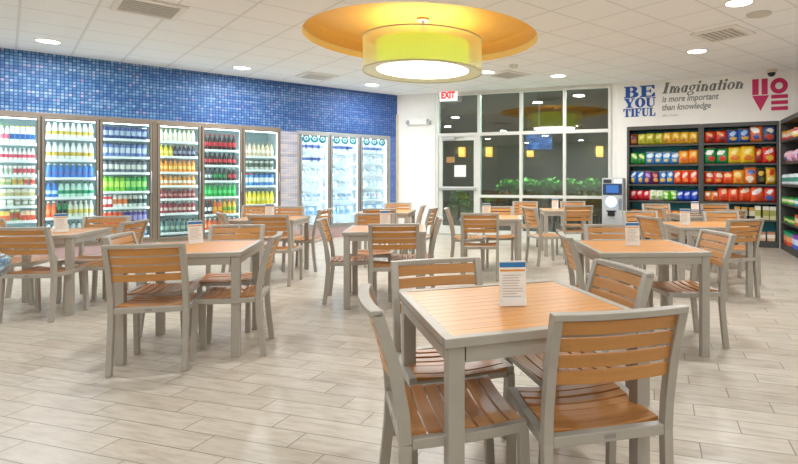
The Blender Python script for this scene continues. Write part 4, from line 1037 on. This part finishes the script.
# lanterns and television added behind the glass to stand for reflections in it
la0 = empty('reflected_lantern')
m = MB(); m.box(-.11, .11, -.14, -.02, 0, .34); m.build('lamp_shade', emit('lantern_glow', 'ffb04a', 2.2, 'e8b070'), la0)
m = MB(); m.box(-.06, .06, -.02, .0, .06, .28); m.build('bracket', M_black, la0)
for k, (px, py, w) in enumerate([(463, 153, 'behind the glass door'), (490, 153, 'left of the television'), (531, 153, 'below the television'), (600, 153, 'at the right of the windows')]):
    o = la0 if k == 0 else copy_tree(la0)
    kk_ = (px - CX) / F; P = WW.P + WW.o * 6.5; s = (kk_ * P.y - P.x) / (WW.d.x - kk_ * WW.d.y); q = P + WW.d * s
    o.location = (q.x, q.y, CAMH - (py + 4 - CY) * q.y / F); o.rotation_euler = (0, 0, WW.rot); tag(o, 'glowing amber wall lantern placed for a reflected sconce ' + w, 'wall lantern', 'amber lanterns for reflections')
    l = bpy.data.lights.new('lantern_light', 'POINT'); l.energy = 14; l.color = (1, .7, .4); l.shadow_soft_size = .15
    lo = bpy.data.objects.new('lantern_light', l); lo.location = WW.at(s, 6.1, o.location.z + .2); COL.objects.link(lo)
P = WW.P + WW.o * 2.6; k_ = (539 - CX) / F; s = (k_ * P.y - P.x) / (WW.d.x - k_ * WW.d.y)  # set outside where the reflected screen would show in the glass
tv = empty('television', WW.at(s, 2.6, CAMH - (142 - CY) * WW.at(s, 2.6).y / F), WW.rot); tag(tv, 'hanging flat television with a blue picture standing in for a reflection in the window', 'television')
m = MB(); m.box(-.37, .37, 0, .05, -.22, .22); m.build('body', M_black, tv, .01)
m = MB(); m.box(-.345, .345, -.006, 0, -.195, .195)
t = NT('tv_picture'); f = t.noise(t.coord((2, 1, 4)), 2.5, 4); t.link(t.ramp(f, [(.35, rgb('0a2a6a')), (.55, rgb('1a62c8')), (.75, rgb('7ab8f0'))]), t.bsdf.inputs['Emission Color']); t.bsdf.inputs['Emission Strength'].default_value = 2.0; t.bsdf.inputs['Base Color'].default_value = rgb('101418')
m.build('screen', t.m, tv)
m = MB(); m.box(-.02, .02, .01, .04, .22, 3.5 - tv.location.z); m.build('ceiling_mount', M_black, tv)
l = bpy.data.lights.new('outdoor_fill_light', 'AREA'); l.shape = 'DISK'; l.size = .4; l.energy = 60  # added lamp without a fitting, brightens the planting outside
o = bpy.data.objects.new('outdoor_fill_light', l); o.location = WW.at(2.6, 1.3, 3.4); COL.objects.link(o)
for k in range(4):  # unseen lamps added over the planter to brighten the shrubs
    p = WW.at(WW.s(492) + k * 1.0, .75, 3.42); q = empty('shrub_fill_lamp', p); tag(q, 'small round light added to brighten the shrubs outside, number %s from the door' % ['one', 'two', 'three', 'four'][k], 'ceiling light', 'added shrub lights outside')
    m = MB(); m.lathe([(.001, 0), (.07, 0), (.08, .03), (.08, .078)], 20); m.build('can', emit('shrub_fill_lens', 'fff2d8', 2.0), q)
    light('shrub_fill_light', (p.x, p.y, 3.40), .14, 60)
# ------------------------------------------------------------------ camera, world, view
cam = bpy.data.cameras.new('camera'); co = bpy.data.objects.new('camera', cam); COL.objects.link(co)
co.location = (0, 0, CAMH); co.rotation_euler = (PI / 2, 0, 0)
cam.sensor_width = 36; cam.lens = F / 798 * 36
cam.shift_x = -(CX - 399) / 798; cam.shift_y = -(232 - CY) / 798
cam.clip_start = .05; cam.clip_end = 200
SC.camera = co
w = bpy.data.worlds.new('night'); w.use_nodes = True; SC.world = w
w.node_tree.nodes['Background'].inputs[0].default_value = (.02, .025, .03, 1); w.node_tree.nodes['Background'].inputs[1].default_value = 1
vs_ = SC.view_settings
vs_.view_transform = 'Standard'; vs_.look = 'None'; vs_.gamma = 1; vs_.use_curve_mapping = False; vs_.exposure = 0.50
SC.cycles.use_denoising = True
SC.cycles.max_bounces = 10; SC.cycles.diffuse_bounces = 6; SC.cycles.transparent_max_bounces = 16
SC.cycles.sample_clamp_indirect = 6
